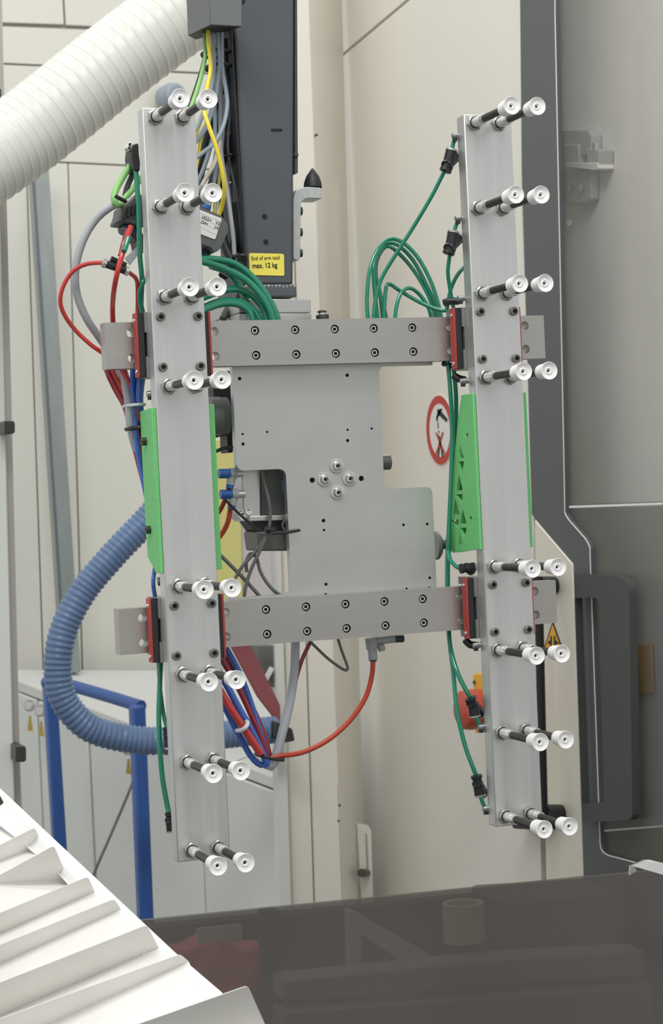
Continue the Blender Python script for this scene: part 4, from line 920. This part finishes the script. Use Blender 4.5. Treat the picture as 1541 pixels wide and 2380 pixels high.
cable([(330, 365, 2.05), (308, 378, 2.045), (288, 408, 2.04), (270, 440, 2.03), (265, 462, 2.025), (272, 476, 2.025), (290, 470, 2.03)], 7.5, M_lgcab, 'light_green_cable', 'light green cable looping above the terminal block', 'cable', 'light green cables', seg=12)
cable([(330, 412, 2.05), (312, 436, 2.04), (294, 456, 2.03), (278, 472, 2.03)], 6.5, M_lgcab, 'light_green_cable', 'light green cable meeting the loop from behind the bar', 'cable', 'light green cables')
cable([(322, 372, 2.055), (306, 410, 2.05), (294, 440, 2.045), (288, 470, 2.04)], 6.5, M_dgcab, 'dark_cable', 'dark cable inside the light green loop', 'cable')
tag(MB().tube([P(268, 455, 2.012), P(276, 460, 2.012), P(292, 468, 2.02)], 4.5 * px(2.01)).build('cable_tie', M_rub), 'black cable tie across the light green cables', 'cable tie')
def ring_tie(u0, v0, u1, v1, Y, r, m, label, depth=.02):
    a, b = P(u0, v0, Y), P(u1, v1, Y); c = (a + b) / 2; e = (a - b) / 2
    pts = [c + e * math.cos(t) + Vector((0, -depth * math.sin(t), 0)) for t in [2 * math.pi * k / 16 for k in range(17)]]
    return tag(MB().tube(pts, r * px(Y), seg=8).build('cable_tie', m), label, 'cable tie')
ring_tie(289, 944, 334, 941, 2.055, 3.5, M_zip, 'white cable tie round the bundle above the green guard')
ring_tie(296, 997, 337, 993, 2.055, 5, M_rub, 'black cable tie round the bundle beside the green guard')
ring_tie(471, 124, 531, 126, 2.14, 4, M_rub, 'upper black cable tie round the cables below the cover')
ring_tie(481, 156, 531, 158, 2.14, 4.5, M_rub, 'lower black cable tie round the cables below the cover')
ring_tie(514, 367, 536, 366, 2.15, 3, M_rub, 'small black cable tie on the arm channel')
ring_tie(541, 598, 566, 600, 2.13, 5, M_rub, 'black cable tie beside the yellow sticker')
dc = thing('double_coupler', 'pair of black inline couplers with metal rings on the red loop', 'coupler', P(270, 640, 2.0))
MB().cyl(P(244, 613, 2.0), P(296, 631, 2.0), 8.5 * px(2.0), seg=14).build('coupler_body', M_fit, dc)
MB().cyl(P(257, 602, 2.012), P(292, 618, 2.012), 7.5 * px(2.0), seg=14).build('coupler_body', M_fit, dc)
for a, b in (((239, 611), (246, 614)), ((291, 629), (299, 632))):
    MB().cyl(P(*a, 2.0), P(*b, 2.0), 10 * px(2.0), seg=14).build('metal_ring', M_steel, dc)
tag(poly([(290, 600), (322, 570), (328, 584), (302, 617)], 2.03, .001).build('marker_label', M_gcab), 'small pale marker label hanging beside the coupler', 'label')

# cables from the cover down behind the bar
G4 = 'cables leaving the grey cover'
for pts, r, m, nm, lab in (
    ([(476, 30, 2.13), (476, 90, 2.13), (477, 130, 2.128), (468, 175, 2.12), (454, 222, 2.11), (440, 262, 2.10), (420, 330, 2.08)], 5, M_lgcab, 'green_cable', 'light green cable at the front of the cover bundle'),
    ([(480, 30, 2.15), (478, 90, 2.15), (474, 140, 2.15), (460, 190, 2.14), (444, 238, 2.12), (424, 300, 2.09)], 4.5, M_armd, 'black_cable', 'black cable just behind the light green cable'),
    ([(484, 30, 2.11), (484, 90, 2.11), (488, 132, 2.108), (489, 165, 2.106), (481, 208, 2.10), (474, 252, 2.085), (485, 292, 2.075), (505, 350, 2.07), (519, 412, 2.07), (521, 448, 2.075), (514, 485, 2.085), (504, 510, 2.09)], 5, M_ycab, 'yellow_cable', 'bright yellow cable curving to the junction box'),
    ([(494, 30, 2.12), (495, 90, 2.12), (498, 140, 2.12), (496, 178, 2.12), (488, 215, 2.115), (470, 268, 2.105), (450, 310, 2.09), (425, 350, 2.07)], 4.6, M_bgcab, 'grey_cable', 'first blue grey cable beside the yellow one'),
    ([(504, 30, 2.12), (506, 90, 2.12), (510, 150, 2.12), (505, 200, 2.12), (500, 230, 2.12), (482, 290, 2.115), (455, 330, 2.10), (430, 360, 2.08)], 5, M_bgcab, 'grey_cable', 'second blue grey cable turning behind the bar'),
    ([(514, 30, 2.12), (515, 90, 2.12), (517, 160, 2.12), (526, 215, 2.118), (528, 248, 2.116), (520, 290, 2.112), (500, 330, 2.105), (470, 356, 2.09), (440, 378, 2.07)], 5, M_bgcab, 'grey_cable', 'third blue grey cable sweeping across at mid height'),
    ([(508, 160, 2.13), (500, 230, 2.135), (500, 300, 2.135), (502, 360, 2.13), (488, 400, 2.115), (462, 440, 2.09), (440, 470, 2.08)], 4.6, M_bgcab, 'grey_cable', 'fourth blue grey cable behind the yellow curve'),
    ([(512, 160, 2.14), (513, 240, 2.145), (512, 320, 2.145), (516, 370, 2.14), (526, 430, 2.135), (536, 500, 2.13), (543, 560, 2.13), (546, 620, 2.13)], 5.2, M_gcab, 'grey_cable', 'long light grey cable running down the arm side'),
    ([(522, 90, 2.14), (525, 160, 2.14), (536, 240, 2.14), (530, 330, 2.14), (534, 380, 2.14), (550, 450, 2.135), (560, 520, 2.13), (568, 600, 2.13)], 4, M_dgcab, 'dark_cable', 'dark grey cable closest to the arm'),
    ([(512, 330, 2.12), (498, 380, 2.11), (478, 414, 2.10), (460, 446, 2.09), (440, 470, 2.08)], 4.5, M_bgecab, 'beige_cable', 'beige cable crossing behind the yellow curve'),
    ([(478, 290, 2.13), (466, 330, 2.12), (458, 380, 2.11), (448, 420, 2.10)], 4, M_ycab, 'yellow_cable', 'yellow cable mostly hidden behind the bar edge'),
    ([(474, 262, 2.12), (462, 296, 2.115), (450, 330, 2.11)], 3.6, M_ycab, 'yellow_cable', 'short visible yellow cable near the top cup'),
    ([(505, 360, 2.14), (498, 420, 2.135), (490, 460, 2.12), (484, 490, 2.10)], 5, M_bgcab, 'grey_cable', 'blue grey cable entering the junction box'),
    ([(512, 400, 2.14), (506, 440, 2.13), (500, 470, 2.12), (498, 505, 2.11)], 4, mat('olive_cable', (170, 160, 70), .45), 'olive_cable', 'olive yellow cable entering the junction box'),
    ([(500, 240, 2.15), (490, 300, 2.15), (478, 360, 2.15), (462, 430, 2.14), (450, 500, 2.13)], 8, M_armd, 'black_cable', 'thick black cable deep inside the bundle'),
    ([(528, 300, 2.155), (516, 380, 2.155), (506, 460, 2.15), (520, 560, 2.14), (540, 610, 2.13)], 10, M_armd, 'black_cable', 'thick black hose between bundle and arm'),
    ([(498, 170, 2.14), (494, 240, 2.142), (478, 290, 2.135), (456, 326, 2.12), (430, 348, 2.10)], 4.6, M_bgcab, 'grey_cable', 'blue grey cable at the inner side of the bundle'),
    ([(506, 180, 2.15), (504, 260, 2.15), (492, 330, 2.145), (474, 390, 2.135), (452, 440, 2.12)], 5, M_bgcab, 'grey_cable', 'blue grey cable slanting behind the beige cable'),
    ([(516, 200, 2.155), (508, 290, 2.155), (500, 370, 2.15), (484, 440, 2.14), (462, 500, 2.125)], 5, M_dgcab, 'dark_cable', 'dark grey cable between the slanting cables'),
    ([(520, 220, 2.15), (519, 300, 2.15), (512, 380, 2.15), (508, 440, 2.145), (504, 500, 2.13)], 4.6, M_gcab, 'grey_cable', 'light grey cable entering behind the junction box'),
    ([(484, 300, 2.15), (470, 360, 2.15), (456, 400, 2.145), (440, 430, 2.14)], 9, M_armd, 'black_cable', 'broad black cable behind the slanting cables'),
    ([(550, 470, 2.14), (548, 540, 2.145), (536, 600, 2.14), (520, 640, 2.12)], 12, M_armd, 'black_cable', 'thick black hose behind the junction box')):
    cable(pts, r, m, nm, lab, 'cable', G4)

# lower bundle
for pts, r, m, nm, lab in (
    ([(500, 1460, 2.06), (525, 1505, 2.06), (560, 1572, 2.06), (592, 1660, 2.06), (614, 1735, 2.06), (626, 1776, 2.06)], 7, M_btube, 'blue_tube', 'blue tube at the far edge of the lower bundle'),
    ([(495, 1500, 2.055), (520, 1540, 2.055), (558, 1606, 2.055), (594, 1686, 2.055), (622, 1762, 2.058)], 7, M_dred, 'red_tube', 'dark red tube in the upper half of the lower bundle'),
    ([(505, 1480, 2.066), (534, 1540, 2.066), (580, 1630, 2.066), (612, 1700, 2.064), (630, 1768, 2.062)], 6, M_dred, 'red_tube', 'dark red tube next to the grey hose'),
    ([(495, 1540, 2.045), (520, 1580, 2.045), (552, 1640, 2.045), (588, 1704, 2.046), (620, 1772, 2.05)], 8, M_btube, 'blue_tube', 'blue tube across the middle of the lower bundle'),
    ([(495, 1575, 2.04), (518, 1616, 2.04), (548, 1664, 2.038), (580, 1712, 2.04), (606, 1752, 2.044)], 9, M_rtube, 'red_tube', 'bright red tube in front of the lower bundle'),
    ([(495, 1600, 2.05), (522, 1644, 2.05), (552, 1702, 2.05), (582, 1756, 2.052), (606, 1778, 2.054), (626, 1774, 2.058)], 7, M_btube, 'blue_tube', 'lowest blue tube bending round the bundle end')):
    cable(pts, r, m, nm, lab, 'air tube', 'tubes in the lower bundle')
cable([(688, 1440, 2.062), (686, 1500, 2.062), (684, 1560, 2.06), (674, 1630, 2.058), (658, 1696, 2.056), (642, 1756, 2.056), (630, 1782, 2.058), (612, 1770, 2.066)], 10.5, M_gcab, 'grey_hose', 'thick grey hose hanging from the lower rail', 'hose', seg=14)
cable([(728, 1470, 2.066), (720, 1494, 2.066), (698, 1544, 2.066), (676, 1626, 2.07), (652, 1710, 2.07), (636, 1760, 2.07)], 5, M_dred, 'red_tube', 'dark red tube crossing behind the grey hose', 'air tube')
cable([(867, 1534, 2.05), (864, 1572, 2.05), (848, 1624, 2.05), (812, 1676, 2.05), (762, 1720, 2.05), (705, 1748, 2.05), (652, 1757, 2.05), (630, 1762, 2.052)], 6, M_orange, 'red_hose', 'orange red hose sweeping from the grey fitting to the bundle', 'hose', seg=12)
cable([(716, 1486, 2.06), (730, 1500, 2.06), (764, 1532, 2.06), (798, 1556, 2.06), (808, 1556, 2.06), (806, 1544, 2.06), (794, 1512, 2.06), (784, 1480, 2.06)], 3.4, M_wire, 'sensor_wire', 'thin grey wire hanging in a V under the lower rail', 'wire', 'thin grey wires')
ring_tie(597, 1754, 655, 1764, 2.055, 4, M_rub, 'black cable tie at the end of the lower bundle', .022)
ring_tie(552, 1698, 572, 1676, 2.044, 5, M_zip, 'white cable tie on the lower bundle', .014)

# wires in the notch
for pts, r, lab in (
    ([(606, 1070, 2.058), (612, 1115, 2.056), (624, 1160, 2.054), (628, 1205, 2.054), (620, 1244, 2.054), (592, 1284, 2.056), (562, 1318, 2.058), (545, 1350, 2.06), (538, 1384, 2.06), (550, 1420, 2.062)], 4, 'grey wire running from the solenoid down past the lower rail'),
    ([(622, 1240, 2.052), (604, 1280, 2.052), (582, 1328, 2.054), (570, 1370, 2.056), (564, 1420, 2.06)], 4.2, 'grey wire falling straight below the black tie'),
    ([(500, 1280, 2.06), (520, 1298, 2.06), (556, 1334, 2.06), (586, 1366, 2.06), (620, 1404, 2.06)], 4.4, 'grey wire crossing diagonally behind the cup'),
    ([(574, 1330, 2.062), (572, 1306, 2.062), (582, 1286, 2.062), (596, 1296, 2.06), (606, 1330, 2.058), (628, 1364, 2.056), (654, 1384, 2.056), (676, 1384, 2.056)], 4, 'pale grey wire curving along the notch corner'),
    ([(690, 1270, 2.058), (664, 1236, 2.058), (656, 1218, 2.058), (670, 1204, 2.058)], 3, 'thin grey wire inside the notch edge')):
    cable(pts, r, M_wire, 'sensor_wire', lab, 'wire', 'thin grey wires')
zt = thing('black_zip_tie', 'black zip tie bunching the wires at the plate notch', 'cable tie', P(628, 1250, 2.04))
MB().tube([P(522, 1160, 2.045), P(560, 1198, 2.045), P(606, 1236, 2.045)], 3.2 * px(2.04), seg=8).build('strap', M_rub, zt)
MB().lathe(P(616, 1230, 2.048), (1, 0, -.2), [(0, 0), (0, 6 * px(2.04)), (.008, 9 * px(2.04)), (.012, 6 * px(2.04)), (.012, 0)], 10).build('knot', M_rub, zt)
MB().tube([P(630, 1240, 2.034), P(660, 1238, 2.034), P(697, 1232, 2.034)], 3.6 * px(2.04), seg=8).build('tail', M_rub, zt)
cable([(536, 1178, 2.06), (530, 1212, 2.062), (516, 1240, 2.066), (496, 1262, 2.07)], 6, M_orange, 'red_hose', 'orange red tube leaving the lower blue elbow', 'air tube', 'tubes at the blue elbows')
cable([(532, 1132, 2.066), (522, 1164, 2.068), (510, 1188, 2.07), (496, 1204, 2.07)], 5.5, M_orange, 'red_hose', 'orange red tube leaving the upper blue elbow', 'air tube', 'tubes at the blue elbows')
cable([(544, 1040, 2.09), (520, 1042, 2.09), (500, 1050, 2.09)], 4, M_dgcab, 'dark_cable', 'short dark cable beneath the ejector drum', 'cable')
